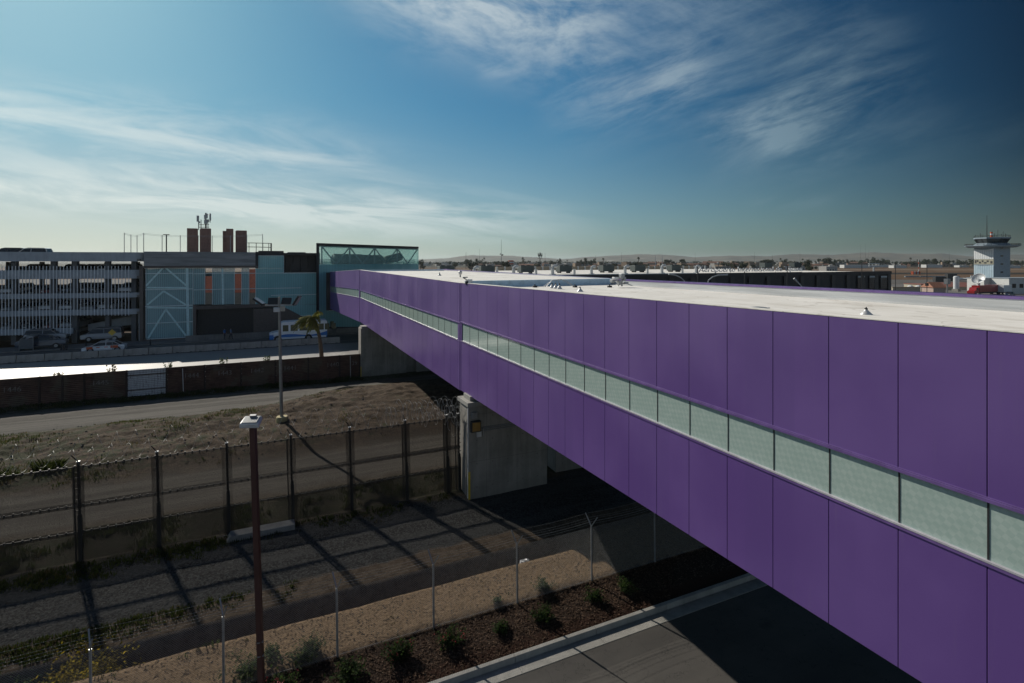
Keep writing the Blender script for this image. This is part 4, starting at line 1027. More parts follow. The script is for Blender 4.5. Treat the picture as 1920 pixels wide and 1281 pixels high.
# ------------------------------------------------------------------ vehicles
mat('car_glass', (.015,.018,.02), .08); simple('tyre', (.016,.016,.016), .85); simple('rim', (.42,.43,.44), .35, .7)
simple('lamp_lens', (.62,.62,.58), .15); simple('tail_lens', (.35,.02,.015), .2); simple('trim_black', (.02,.02,.022), .6)
def paint(name, col): 
    if name not in M: mat(name, col, .3, .1, coat=.5)
    return M[name]
def make_car(name, label, cat, col, kind='sedan', group=None):
    t = thing(name, (0, 0, 0), label, cat, group)      # nose to -X, base at z 0
    W = .88; P_ = {
     'sedan': ([(-2.2,.28),(-2.28,.5),(-2.2,.70),(-1.25,.86),(1.35,.92),(2.2,.90),(2.26,.6),(2.2,.28)], [(-1.3,.86),(-.55,1.36),(-.2,1.42),(.75,1.40),(1.1,1.32),(1.75,.92)], 1.42),
     'suv': ([(-2.2,.35),(-2.3,.6),(-2.22,.92),(-1.2,1.05),(2.2,1.05),(2.3,.7),(2.24,.35)], [(-1.25,1.05),(-.6,1.62),(-.2,1.72),(1.7,1.70),(2.0,1.62),(2.2,1.05)], 1.72),
     'pickup': ([(-2.5,.4),(-2.6,.65),(-2.52,.98),(-1.35,1.08),(2.55,1.08),(2.6,.75),(2.55,.4)], [(-1.4,1.08),(-.75,1.62),(-.35,1.74),(.55,1.72),(.8,1.6),(.95,1.08)], 1.74),
     'van': ([(-2.3,.35),(-2.4,.6),(-2.3,.95),(-1.6,1.1),(2.3,1.1),(2.38,.7),(2.32,.35)], [(-1.65,1.1),(-1.0,1.75),(-.6,1.88),(1.95,1.86),(2.15,1.76),(2.28,1.1)], 1.88)}
    low, cab, hr = P_[kind]; pm_ = paint('paint_'+name, col) if isinstance(col, tuple) else col
    xs = [p[0] for p in low]; wb = (max(xs)-min(xs))*.30
    body = MB()
    # body with wheel arches cut into the side profile
    prof_ = []; base = low[0][1]
    def arch(cx): return [(cx-.40+0*.0, base)]+[(cx+.38*cos(pi-a*pi/8), max(base, .33+.38*sin(pi-a*pi/8))) for a in range(1, 8)]+[(cx+.40, base)]
    poly = arch(-wb)+arch(wb+.1)+low[::-1]
    n = len(poly); Wb = W-.06
    body.mesh([(x, -W if z < low[2][1]-.05 else -Wb, z) for x, z in poly]+[(x, W if z < low[2][1]-.05 else Wb, z) for x, z in poly], [list(range(n)), list(range(n, 2*n))[::-1]]+[((i+1)%n, i, n+i, n+(i+1)%n) for i in range(n)])
    # roof and pillars
    zb_ = cab[0][1]
    def wz(z): return Wb-.02-(z-zb_)*.28
    k = len(cab); rf = [p for p in cab if p[1] > hr-.16]
    m = len(rf)
    body.mesh([(x, -wz(z)-.005, z+.012) for x, z in rf]+[(x, wz(z)+.005, z+.012) for x, z in rf], [(i, i+1, m+i+1, m+i) for i in range(m-1)])
    for s in (-1, 1):
        for (xa, za), (xb, zb2) in ((cab[0], cab[1]), (cab[-1], cab[-2])): body.bar((xa, s*(wz(za)+.004), za), (xb, s*(wz(zb2)+.004), zb2), .07, .05)
        xm = .25; body.bar((xm, s*(wz(zb_)+.006), zb_), (xm, s*(wz(hr-.08)+.006), hr-.08), .05, .08)
        body.bar((rf[0][0], s*(wz(rf[0][1])+.004), rf[0][1]), (rf[-1][0], s*(wz(rf[-1][1])+.004), rf[-1][1]), .05, .06)
    if kind == 'pickup': body.box((1.0, -.78, 1.081), (2.5, .78, 1.09))
    body.build('body', pm_, t, fix=True)
    g = MB(); g.mesh([(x, -wz(z), z) for x, z in cab]+[(x, wz(z), z) for x, z in cab], [list(range(k)), list(range(k, 2*k))[::-1]]+[((i+1)%k, i, k+i, k+(i+1)%k) for i in range(k)]); g.build('window', M['car_glass'], t, fix=True)
    for cx in (-wb, wb+.1):
        for s in (-1, 1):
            w = MB(); y = s*(W-.1)
            for j in range(1): w.mesh(*[(lambda vs, fs: (vs, fs))(*cyl((cx, y, .33), .33, .2, 18))][0])
            wo_ = w.build('wheel', M['tyre'], t); w = MB(); w.mesh(*cyl((cx, y+s*.095, .33), .21, .03, 14)); w.build('rim', M['rim'], wo_)
    xf = min(xs); xr = max(xs); zl = low[2][1]-.12
    for s in (-1, 1):
        h = MB(); h.box((xf+.0, s*.58-.17, zl-.09), (xf+.16, s*.58+.17, zl+.05)); h.build('headlight', M['lamp_lens'], t)
        h = MB(); h.box((xr-.12, s*.66-.13, zl-.04), (xr-.005, s*.66+.13, zl+.12)); h.build('tail_light', M['tail_lens'], t)
    h = MB(); h.box((xf-.015, -.7, base+.02), (xf+.1, .7, base+.16)); h.build('bumper', M['trim_black'], t)
    return t
def cyl(c, r, w, n):
    vs = [(c[0]+r*cos(2*pi*i/n), c[1]+s*w/2, c[2]+r*sin(2*pi*i/n)) for s in (-1, 1) for i in range(n)]
    return vs, [list(range(n)), list(range(n, 2*n))[::-1]]+[((i+1)%n, i, n+i, n+(i+1)%n) for i in range(n)]
# taxi
tx = make_car('taxi', 'white taxi sedan with orange side patches driving in front of the car park', 'taxi', (.62,.63,.65), 'sedan')
q = at_Y(197, 652, 84.6); tx.location = (q.x, 84.6, .82)
simple('orange_paint', (.62,.10,.03), .35)
for xa, xb, za, zb_ in ((-1.75, -1.1, .52, .82), (.75, 1.55, .55, .88)):
    for ya, yb in ((-.886, -.883), (.883, .886)): mb = MB(); mb.box((xa, ya, za), (xb, yb, zb_)); mb.build('side_patch', M['orange_paint'], tx)
for xa in (-.55, .3): mb = MB(); mb.box((xa-.18, -.886, .66), (xa+.18, -.883, .76)); mb.build('side_patch', M['orange_paint'], tx)
mb = MB(); mb.box((.1, -.25, 1.43), (.35, .25, 1.55)); mb.build('roof_sign', M['white_metal'], tx, bevel=.02)
rx = R(0)
# bus
bq = at_Y(505, 638, 84.8); bq2 = at_Y(612, 638, 84.8); BL = bq2.x-bq.x
bus = thing('city_bus', ((bq.x+bq2.x)/2, 84.8, .82), 'white and blue nosed city bus driving behind the concrete barriers', 'bus')
def buspaint(n, P, p, m):
    x, y, z = n.sep(P); w = ((x*.9).sin())*.22
    a = n.sstep(z+w-(x*.06), 1.02, 1.0)*n.sstep(x, -3.6, -3.4)*n.sstep(z, .68, .72)
    b = n.sstep(x-z*.3, 3.55, 3.6); c2 = n.sstep(x, -3.35, -3.4)*n.sstep(z, 1.3, 1.0)
    n.put(p.inputs['Base Color'], n.mix(a.mx(b).mx(c2).clamp(), (.78,.82,.84), (.03,.18,.52))); p.inputs['Roughness'].default_value = .35
mat('bus_paint', fn=buspaint)
h = BL/2; W = 1.2
o0 = bus.location.copy(); ORG[bus.name] = Vector()
def wheelcut(cx, r=.52): return [(cx-r-.02, .42)]+[(cx+r*cos(pi-a*pi/8), max(.42, .45+r*sin(pi-a*pi/8))) for a in range(1, 8)]+[(cx+r+.02, .42)]
poly = wheelcut(-h+1.1)+wheelcut(h-2.6)+[(h-.05,.42),(h,.6),(h,2.75),(h-.15,2.92),(-h+1.9,2.92),(-h+1.5,2.75),(-h+1.25,1.55),(-h+.3,1.38),(-h,1.2),(-h,.42)]
n = len(poly); mb = MB(); mb.mesh([(x,-W,z) for x,z in poly]+[(x,W,z) for x,z in poly], [list(range(n)),list(range(n,2*n))[::-1]]+[((i+1)%n,i,n+i,n+(i+1)%n) for i in range(n)])
mb.build('body', M['bus_paint'], bus, fix=True, bevel=.05)
xs_ = -h+1.75
for i, (xa, xb) in enumerate(((.0,.75),(1.05,2.0),(2.25,3.3),(3.5,4.5),(4.7,5.6),(5.75,6.4),(6.75,7.3))):
    for s in (-1, 1): mb = MB(); mb.box((xs_+xa, s*(W+.004)-.002, 1.55), (xs_+xb, s*(W+.004)+.002, 2.45)); mb.build('window', M.get('bus_glass') or mat('bus_glass', (.06,.075,.045), .08), bus)
mb = MB(); mb.hexa([(-h+1.235,-1.0,1.6),(-h+1.235,1.0,1.6),(-h+1.26,1.0,1.6),(-h+1.26,-1.0,1.6)], [(-h+1.47,-1.0,2.7),(-h+1.47,1.0,2.7),(-h+1.5,1.0,2.7),(-h+1.5,-1.0,2.7)]); mb.build('windscreen', M['car_glass'], bus)
for cx in (-h+1.1, h-2.6):
    for s in (-1, 1):
        mb = MB(); mb.mesh(*cyl((cx, s*1.05, .46), .46, .28, 20)); w = mb.build('wheel', M['tyre'], bus); mb = MB(); mb.mesh(*cyl((cx, s*1.19, .46), .26, .03, 14)); mb.build('rim', M['rim'], w)
for s in (-1, 1): mb = MB(); mb.box((-h-.01, s*.8-.16, .95), (-h+.05, s*.8+.16, 1.15)); mb.build('headlight', M['lamp_lens'], bus)
mb = MB(); mb.box((-h-.08, -1.1, .5), (-h+.02, 1.1, .72)); mb.build('bumper', M['trim_black'], bus)
# cars round the car park
CARS = [('dark_sedan', (.02,.022,.026), 'sedan', 'black'), ('silver_sedan', (.30,.31,.32), 'sedan', 'silver'), ('white_suv', (.55,.55,.55), 'suv', 'white'), ('red_sedan', (.16,.02,.02), 'sedan', 'dark red'), ('dark_suv', (.03,.032,.036), 'suv', 'charcoal'), ('silver_van', (.26,.27,.28), 'van', 'grey')]
KN = {'sedan': 'sedan', 'suv': 'suv', 'van': 'minivan'}
protos = [make_car('parked_car', '', 'car', paint('paint_'+n_, c_), k_) for n_, c_, k_, w_ in CARS]
ang = atan2(gd.y, gd.x)+pi      # along the front
nose_front = atan2(-gn.y, -gn.x)+pi
used = set(); random.seed(11); cnt = {}
FN = {0: 'the open roof deck', 1: 'the top covered level', 2: 'the third level', 3: 'the second level', 4: 'the first level'}
lots = []
for fl, poss in ((0, ((-20, 4, 1), (25, 2, 1))), (1, ((8, 0, 0), (38, 4, 0), (70, 0, 1), (112, 4, 0), (152, 4, 0), (180, 2, 1), (205, 2, 0), (225, 4, 0))), (2, ((3, 2, 0), (55, 0, 1), (80, 3, 0), (118, 4, 0), (155, 4, 0), (180, 0, 0), (225, 2, 0))), (3, ((3, 1, 0), (40, 1, 0), (75, 2, 0), (115, 2, 0), (155, 1, 0), (190, 2, 0))), (4, ((5, 1, 0), (45, 0, 0), (85, 3, 0), (118, 5, 0)))):
    for j, (px, ci, side) in enumerate(poss): lots.append((fl, j, px, ci, side, len(poss)))
ORD = ['leftmost', 'second from the left', 'third from the left', 'fourth from the left', 'fifth from the left', 'sixth from the left', 'seventh from the left', 'rightmost']
for fl, j, px, ci, side, n_ in lots:
    p = protos[ci]; d = 3.4 if fl else 4.0; s = gs(px)
    loc = G(s, d, FL[fl]-(0 if fl else .12)); rz = ang+(pi if side == 2 else 0) if side else nose_front+pi*0
    o = copy_tree(p) if p.name in used else p; used.add(p.name)
    o.location = loc; o.rotation_euler = (0, 0, rz+random.uniform(-.04, .04))
    od = 'rightmost' if j == n_-1 else ORD[j]
    o['label'] = f'{CARS[ci][3]} {KN[CARS[ci][2]]} on {FN[fl]} of the car park, {od} there'
    o['group'] = 'cars parked in the multi storey car park'
# ground level vehicles
pk = make_car('pickup_truck', 'dark blue pickup parked behind the bus shelter at street level', 'pickup', (.02,.035,.07), 'pickup'); q = at_Y(80, 655, 90.5); pk.location = (q.x, 90.5, .97); pk.rotation_euler = (0, 0, pi+.05)
v2 = make_car('suv', 'pale grey suv parked on the raised kerb behind the dark blue pickup', 'suv', (.25,.26,.28), 'suv'); q = at_Y(88, 655, 93.5); v2.location = (q.x, 93.5, 1.5); v2.rotation_euler = (0, 0, pi)
v3 = make_car('minivan', 'light grey minivan parked under the car park ramp behind the taxi', 'minivan', (.22,.23,.25), 'van'); q = at_Y(193, 650, 93.2); v3.location = (q.x, 93.2, 1.25)
sh = thing('bus_shelter', at_Y(50, 660, 88.9), 'bus shelter with a curved grey roof at the street edge below the car park', 'bus shelter')
a = at_Y(37, 660, 88.9); b = at_Y(64, 660, 88.9); zt = at_Y(50, 630, 88.9).z
simple('shelter_metal', (.20,.22,.24), .4, .4)
mb = MB(); prf = [(a.x, .97), (a.x, zt-.6), (a.x+.2, zt-.25), (a.x+.7, zt), (b.x+.05, zt), (b.x+.05, zt-.08), (a.x+.75, zt-.08), (a.x+.28, zt-.3), (a.x+.08, zt-.62), (a.x+.08, .97)]
mb.prism(prf, 'y', 88.6, 90.2); mb.build('roof', M['shelter_metal'], sh, fix=True)
mb = MB(); mb.box((a.x+.1, 88.62, 1.2), (b.x, 88.66, zt-.35)); mb.build('side_panel', simple('shelter_panel', (.10,.12,.14), .3), sh)
for x in (b.x-.02,): mb = MB(); mb.tube([(x, 88.64, .9), (x, 88.64, zt-.05)], .05, 6); mb.build('post', M['shelter_metal'], sh)
sg = thing('road_sign', at_Y(211, 655, 83.0), 'yellow diamond road sign on a thin pole beside the taxi', 'road sign')
a = at_Y(211, 655, 83.0); c = at_Y(210.3, 623.5, 83.0); mb = MB(); mb.tube([(a.x, 83, .7), (c.x, 83, c.z-.2)], .03, 6); mb.build('pole', M['galvanised'], sg)
mb = MB(); r = .42; mb.prism([(c.x-r, c.z), (c.x, c.z-r), (c.x+r, c.z), (c.x, c.z+r)], 'y', 82.93, 82.96); mb.build('sign_plate', M['yellow_paint'], sg)
bo = thing('bollard', (0, 0, 0), 'short dark bollard standing at the edge of the street below the car park', 'bollard', 'bollards along the street edge')
mb = MB(); mb.lathe((0, 0, 0), [(.09, 0), (.09, .78), (.06, .85)], 10); mb.build('post', M['roof_black'], bo)
for px in (114, 119.5, 125, 161, 282): q = at_Y(px, 650, 88.4); place(bo, (q.x, 88.4, .82))
# ------------------------------------------------------------------ two people on the pavement
def person(loc, label, shirt, walk, rz):
    t = thing('person', (0, 0, 0), label, 'person')
    J = dict(pel=(0,0,.92), sp=(0,.0,1.15), ch=(0,.01,1.36), nk=(0,.01,1.47), hd=(0,-.015,1.58), ht=(0,-.005,1.70),
      lh=(.1,0,.9), lk=(.11,-.02+walk*.18,.5), la=(.11,.02+walk*.28,.08), lt=(.12,-.14+walk*.28,.03), rh=(-.1,0,.9), rk=(-.11,-.02-walk*.1,.5), ra=(-.11,.04-walk*.22,.08), rt=(-.12,-.12-walk*.22,.03),
      ls=(.19,.01,1.38), le=(.25,.03-walk*.1,1.12), lw=(.24,-.08-walk*.15,.90), lf=(.235,-.11-walk*.17,.81), rs=(-.19,.01,1.38), re=(-.25,.03+walk*.1,1.12), rw=(-.24,-.08+walk*.15,.90), rf=(-.235,-.11+walk*.17,.81))
    E = 'pel-sp sp-ch ch-nk nk-hd hd-ht pel-lh lh-lk lk-la la-lt pel-rh rh-rk rk-ra ra-rt ch-ls ls-le le-lw lw-lf ch-rs rs-re re-rw rw-rf'.split()
    rad = dict(pel=.15, sp=.135, ch=.155, nk=.055, hd=.095, ht=.07, lh=.095, lk=.062, la=.045, lt=.04, ls=.07, le=.045, lw=.033, lf=.035); 
    for k in list(rad):
        if k[0] == 'l' and len(k) == 2: rad['r'+k[1]] = rad[k]
    keys = list(J); me = bpy.data.meshes.new('body'); me.from_pydata([J[k] for k in keys], [tuple(keys.index(q) for q in e.split('-')) for e in E], [])
    o = bpy.data.objects.new('body', me); C.objects.link(o); o.parent = t
    md = o.modifiers.new('skin', 'SKIN'); sv = me.skin_vertices[0].data if me.skin_vertices else None
    if sv is None: me.attributes; 
    if not me.skin_vertices:
        bm = bmesh.new(); bm.from_mesh(me); bm.verts.layers.skin.verify(); bm.to_mesh(me); bm.free()
    for i, k in enumerate(keys): me.skin_vertices[0].data[i].radius = (rad[k], rad[k]); me.skin_vertices[0].data[i].use_root = (k == 'pel')
    o.modifiers.new('smooth', 'SUBSURF').levels = 1; o.modifiers['smooth'].render_levels = 2
    def cl(n, P, p, m):
        x, y, z = n.sep(P)
        c = n.mix(n.sstep(z, .95, .955), (.025,.028,.045), shirt); c = n.mix(n.sstep(z, 1.475, 1.48), c, (.32,.19,.13)); c = n.mix(n.sstep(z, .075, .07), c, (.02,.02,.02))
        c = n.mix(x.abs().gt(.185)*z.lt(1.08), c, (.32,.19,.13))
        n.put(p.inputs['Base Color'], c); p.inputs['Roughness'].default_value = .8
    me.materials.append(mat('clothes_'+label[:12], fn=cl))
    mb = MB(); mb.lathe((0, .012, 1.585), [(.098, 0), (.108, .05), (.09, .10), (.05, .135), (.01, .145)], 12); mb.build('hair', M['trim_black'], t, smooth=True)
    t.location = loc; t.rotation_euler = (0, 0, rz); return t
q = at_Y(421, 641, 88.9); person((q.x, 88.9, .97), 'person in a blue shirt standing by the street, left of the pair', (.05,.17,.42), .3, R(70))
q = at_Y(433, 641, 88.9); person((q.x, 88.9, .97), 'person in a paler blue shirt walking beside the other one, right of the pair', (.12,.20,.32), .9, R(110))
# ------------------------------------------------------------------ plants and grass near the camera
mat('grass_green', fn=worn((.045,.056,.020), 3, (.024,.030,.012), bs=0)); mat('grass_dry', fn=worn((.085,.068,.044), 3, (.040,.032,.021), bs=0))
mat('shrub_leaf', fn=worn((.045,.070,.028), 9, (.022,.036,.016), bs=0)); mat('weed_leaf', fn=worn((.075,.095,.055), 9, (.04,.055,.03), bs=0))
mat('mustard_flower', fn=worn((.30,.21,.03), 9, (.13,.11,.02), bs=0)); simple('red_flower', (.35,.025,.03), .6); simple('stem_brown', (.07,.05,.03), .9)
for _k in ('grass_green', 'grass_dry', 'shrub_leaf', 'weed_leaf', 'mustard_flower'): leafy(_k)
def blades(mb, x, y, z, n, h, r, lean=.5):
    for i in range(n):
        a = random.uniform(0, 2*pi); q = r*sqrt(random.random()); bx_ = x+q*cos(a); by = y+q*sin(a); w = random.uniform(.010, .022)*(1+h)
        t = random.uniform(0, 2*pi); hh = h*random.uniform(.45, 1.15); l = hh*lean*random.random(); ux, uy = cos(t+1.57)*w, sin(t+1.57)*w
        m_ = (bx_+cos(t)*l*.3, by+sin(t)*l*.3, z+hh*.6)
        mb.face([(bx_-ux, by-uy, z-.02), (bx_+ux, by+uy, z-.02), (m_[0]+ux*.7, m_[1]+uy*.7, m_[2]), (bx_+cos(t)*l, by+sin(t)*l, z+hh), (m_[0]-ux*.7, m_[1]-uy*.7, m_[2])])
random.seed(21)
gm = MB(); dm = MB()
def vis(x, y): return -1.05 < ((x*rgt.x+y*rgt.y)/(x*fwd.x+y*fwd.y)) < .3
def scatter(n, x0, x1, y0, y1, f, dry=.25, h=(.08, .2), nb=(6, 12), r=.18):
    for i in range(n):
        x = random.uniform(x0, x1); y = random.uniform(y0, y1)
        if not vis(x, y) or x > 22: continue
        if random.random() > f(x, y): continue
        blades(dm if random.random() < dry else gm, x, y, gz(x, y), random.randint(*nb), random.uniform(*h), r)
nz = lambda x, y, s, o: mnoise.noise((x*s, y*s, o))
scatter(3000, -22, 9, 26.9, 29.4, lambda x, y: max(0, .22+nz(x, y, .6, 2.)*1.3), .2, (.08, .26))
scatter(2600, -24, 9, 25.2, 26.5, lambda x, y: max(0, (y-25.3)*.8-x*.05+nz(x, y, .5, 12.)-.15), .1, (.06, .18))
scatter(7000, -34, 8, 35.8, 47, lambda x, y: max(0, nz(x, y, .28, 5.)*1.5-x*.022-.30), .35, (.06, .22), (6, 14), .3)
scatter(3500, -34, 8, 35.8, 47, lambda x, y: max(0, nz(x, y, .5, 8.)*1.2-.1), .97, (.04, .10), (6, 14), .3)
scatter(1500, -34, 8, 46.4, 47.8, lambda x, y: max(0, .25+nz(x, y, .5, 15.)), .3, (.05, .14))
scatter(2600, -36, 9, 55.0, 56.7, lambda x, y: max(0, .55+nz(x, y, .5, 1.)), .1, (.1, .3))
scatter(2600, -14, 3, 20.9, 22.0, lambda x, y: max(0, .35-(x+4)*.11+nz(x, y, .7, 1.)), .15, (.05, .13), (6, 12), .14)
scatter(900, -12, 11, 17.4, 19.4, lambda x, y: max(0, nz(x, y, .8, 31.)*1.6-.35-x*.02), .35, (.03, .10), (4, 9), .1)
scatter(500, -14, -1, 17.5, 20, lambda x, y: max(0, -.15-x*.07+nz(x, y, .6, 3.)), .2, (.08, .2))
for (x, y) in ((-14, 38.2), (-13.1, 37.9), (-11.2, 38.4), (-16.5, 39.5)): 
    for k in range(14): blades(gm, x+random.gauss(0, .35), y+random.gauss(0, .3), gz(x, y), 16, random.uniform(.3, .6), .25, .9)
tag(gm.build('grass', M['grass_green']), 'green weeds and short grass growing in patches on the dirt', 'grass', kind='stuff')
tag(dm.build('dry_grass', M['grass_dry']), 'dry straw coloured grass and stalks strewn on the mound', 'dry grass', kind='stuff')
# loose stones on gravel and soil
st = MB()
def stone(x, y, z, r):
    n0 = len(st.v); a = random.random()*6
    for dx_, dy_, dz_ in ((1,0,0),(-.2,.9,.1),(-.9,-.3,0),(.2,-.8,.05),(0,0,.8),(0,0,-.6)):
        k = r*random.uniform(.7, 1.2); st.v.append(Vector((x+k*(dx_*cos(a)-dy_*sin(a)), y+k*(dx_*sin(a)+dy_*cos(a)), z+k*dz_)))
    for f in ((0,1,4),(1,2,4),(2,3,4),(3,0,4),(1,0,5),(2,1,5),(3,2,5),(0,3,5)): st.f.append([n0+i for i in f]); st.m.append(0)
for i in range(9000):
    x = random.uniform(-20, 12); y = random.uniform(22.0, 25.9)
    if vis(x, y): stone(x, y, gz(x, y), random.uniform(.010, .026))
for i in range(1500):
    x = random.uniform(-8, 13); y = random.uniform(17.4, 19.3)
    if vis(x, y): stone(x, y, gz(x, y), random.uniform(.012, .035))
for i in range(500):
    x = random.uniform(-26, 8); y = random.uniform(36, 48)
    if vis(x, y): stone(x, y, gz(x, y), random.uniform(.03, .10))
tag(st.build('gravel_stones', mat('stone_grey', fn=worn((.095,.096,.095), 8, (.035,.036,.036), bs=0))), 'loose grey gravel and small stones on the track', 'gravel', kind='stuff')
st = MB()
for i in range(7000):
    x = random.uniform(-8, 13.2); y = random.uniform(17.35, 19.2)
    if vis(x, y): stone(x, y, gz(x, y), random.choice((.008, .012, .016, .03)))
tag(st.build('soil_clods', mat('clod_tan', fn=worn((.21,.15,.09), 8, (.10,.07,.042), bs=0))), 'crumbly tan clods of soil on the bare slope', 'soil', kind='stuff')
ch = MB()
for i in range(9000):
    x = random.uniform(-6, 15); y = random.uniform(15.3, 17.25)
    if not vis(x, y): continue
    z = gz(x, y)+.012; a = random.random()*6.3; l = random.uniform(.02, .06); w = random.uniform(.006, .016); t = random.uniform(-.5, .5)
    ux, uy = cos(a)*l, sin(a)*l; vx, vy = -sin(a)*w, cos(a)*w
    ch.face([(x-ux-vx, y-uy-vy, z-t*l), (x+ux-vx, y+uy-vy, z+t*l), (x+ux+vx, y+uy+vy, z+t*l+.01), (x-ux+vx, y-uy+vy, z-t*l+.01)])
tag(ch.build('bark_chips', mat('bark_chip', fn=worn((.110,.070,.046), 12, (.030,.017,.011), bs=0))), 'brown bark chips covering the planting strip', 'bark mulch', kind='stuff')
def shrub(name, pos, label, r, h, nleaf, leaf, m, flower=None, cat='shrub', group=None, ls=.05):
    r *= 1.45; h *= .9; nleaf = int(nleaf*1.5)
    x, y = pos; z = gz(x, y); t = thing(name, (x, y, z), label, cat, group)
    lf = MB(); sm = MB(); fl = MB(); 
    for s in range(max(5, int(nleaf/45))):
        a = random.uniform(0, 2*pi); rr = r*random.uniform(.25, 1.0); hh = h*random.uniform(.45, 1.05)
        tip = Vector((x+rr*cos(a), y+rr*sin(a), z+hh)); mid_ = Vector((x+rr*.4*cos(a), y+rr*.4*sin(a), z+hh*.6))
        sm.tube([(x, y, z-.03), mid_, tip], [.010, .007, .003], 4, False)
        for k in range(int(nleaf/max(5, int(nleaf/45)))):
            u = random.uniform(.25, 1.05); p = (Vector((x, y, z)).lerp(mid_, u*2) if u < .5 else mid_.lerp(tip, u*2-1))+Vector((random.gauss(0, .06), random.gauss(0, .06), random.gauss(0, .05)))*(.6+r)
            d = Vector((random.gauss(0, 1), random.gauss(0, 1), random.gauss(.3, .7))).normalized(); sd_ = d.cross(Vector((random.random(), random.random(), 1))).normalized()*ls*.38
            l = ls*random.uniform(.7, 1.4); lf.face([p-d*l*.2, p+d*l*.4+sd_, p+d*l, p+d*l*.4-sd_])
            if flower and u > .8 and random.random() < .05:
                for q in range(4): 
                    e = Vector((random.gauss(0, 1), random.gauss(0, 1), random.gauss(.4, 1))).normalized()*.045; fl.face([p+Vector((0, 0, .03)), p+e+Vector((.015, 0, .03)), p+e*1.4+Vector((0, 0, .03)), p+e+Vector((-.015, .01, .03))])
    lf.build('foliage', m, t); sm.build('stem', M['stem_brown'], t)
    if fl.v: fl.build('flower', M['red_flower'], t)
random.seed(5)
PS = [((1172,1100), .32, .42, 500, 'upright green shrub at the edge of the bridge shadow'), ((1115,1118), .30, .35, 420, 'green shrub below the fence post nearest the bridge shadow'), ((1018,1153), .30, .30, 520, 'round low green shrub in the bark, third from the bridge shadow'), ((943,1175), .24, .24, 350, 'small sparse green shrub in the bark, fourth from the bridge shadow'), ((846,1198), .38, .35, 620, 'red flowering shrub below the fifth fence post from the bridge'), ((748,1228), .42, .40, 700, 'bushy shrub with a few red flowers in the bark'), ((650,1262), .42, .42, 800, 'dense dark shrub in the bark at the bottom edge'), ((540,1290), .42, .35, 700, 'red flowering shrub at the foot of the red lamp post')]
for (px, py), r, h, nl, lb in PS:
    q = at_Z(px, py+8, .18); shrub('shrub', (q.x, max(15.5, q.y)), lb, r, h, nl, .05, M['shrub_leaf'], flower=('red' in lb), group='shrubs in the bark strip', ls=.075)
for (px, py), r, h, nl, lb in [((1028,1112), .34, .30, 420, 'feathery green weed on the tan soil near the bridge shadow'), ((935,1132), .2, .12, 160, 'tiny green weed on the tan soil beside a fence post'), ((585,1225), .36, .38, 520, 'leafy grey green weed on the tan soil right of the lamp post'), ((560,1240), .40, .36, 500, 'taller grey green weed beside the lamp post'), ((465,1262), .55, .42, 800, 'wide grey green weed left of the lamp post'), ((505,1230), .28, .28, 260, 'small grey green weed just behind the lamp post')]:
    q = at_Z(px, py, .38); shrub('weed', (q.x, max(17.45, q.y)), lb, r, h, nl, .05, M['weed_leaf'], cat='weed', group='weeds on the tan soil', ls=.06)
q = at_Z(150, 1262, .3); shrub('yellow_bush', (q.x, q.y+.3), 'yellow flowering bush behind the chain link fence in the lower left corner', .95, .95, 3200, .06, M['mustard_flower'], cat='bush', ls=.08)
q = at_Z(100, 1275, .3); shrub('green_bush', (q.x-.6, q.y+.3), 'green bush beside the yellow flowering one in the lower left corner', .9, .7, 2200, .06, M['weed_leaf'], cat='bush', ls=.08)
# weeds that stick up along the rusty wall
for px, h, lb in ((105, .4, 'thin weed behind the rusty wall, leftmost'), (209, 1.1, 'tall weed behind the whitewashed panel of the rusty wall'), (316, 1.0, 'wide weed behind the rusty wall right of the whitewashed panel'), (420, .9, 'tall weed behind the panel marked 1443'), (500, .9, 'tall weed behind the panel marked 1442')):
    q = at_Y(px, 700, 57.6); t = thing('tall_weed', (q.x, 57.6, .6), lb, 'weed', 'weeds behind the rusty wall'); lf = MB()
    for s in range(9):
        a = random.uniform(0, 6.3); tip = Vector((q.x+cos(a)*random.uniform(.05, .5), 57.7+.15*sin(a), 2.75+h*random.uniform(.25, .6))); lf.tube([(q.x, 57.6, .6), tip], [.02, .008], 3, False)
        for k in range(16):
            p = Vector((q.x, 57.6, .6)).lerp(tip, random.uniform(.72, 1.)); d = Vector((random.gauss(0, 1), random.gauss(0, .5), random.gauss(.2, .8))).normalized()*.14; s_ = Vector((.035, .02, .03)); lf.face([p, p+d*.5+s_, p+d, p+d*.5-s_])
    lf.build('foliage', M['grass_dry'] if px < 300 else M['weed_leaf'], t)
# crumpled rag in the ditch
q = at_Z(985, 1055, -.05); rg = MB(); ico = bmesh.new(); bmesh.ops.create_icosphere(ico, subdivisions=3, radius=.18)
rg.mesh([(q.x+v.co.x*1.3*(1+.5*mnoise.noise(v.co*9)), q.y+v.co.y*(1+.5*mnoise.noise(v.co*8)), q.z+v.co.z*.6*(1+.8*mnoise.noise(v.co*11))) for v in ico.verts], [[v.index for v in f.verts] for f in ico.faces]); ico.free()
tag(rg.build('plastic_bag', M['white_metal']), 'crumpled white plastic bag lying in the ditch', 'plastic bag')
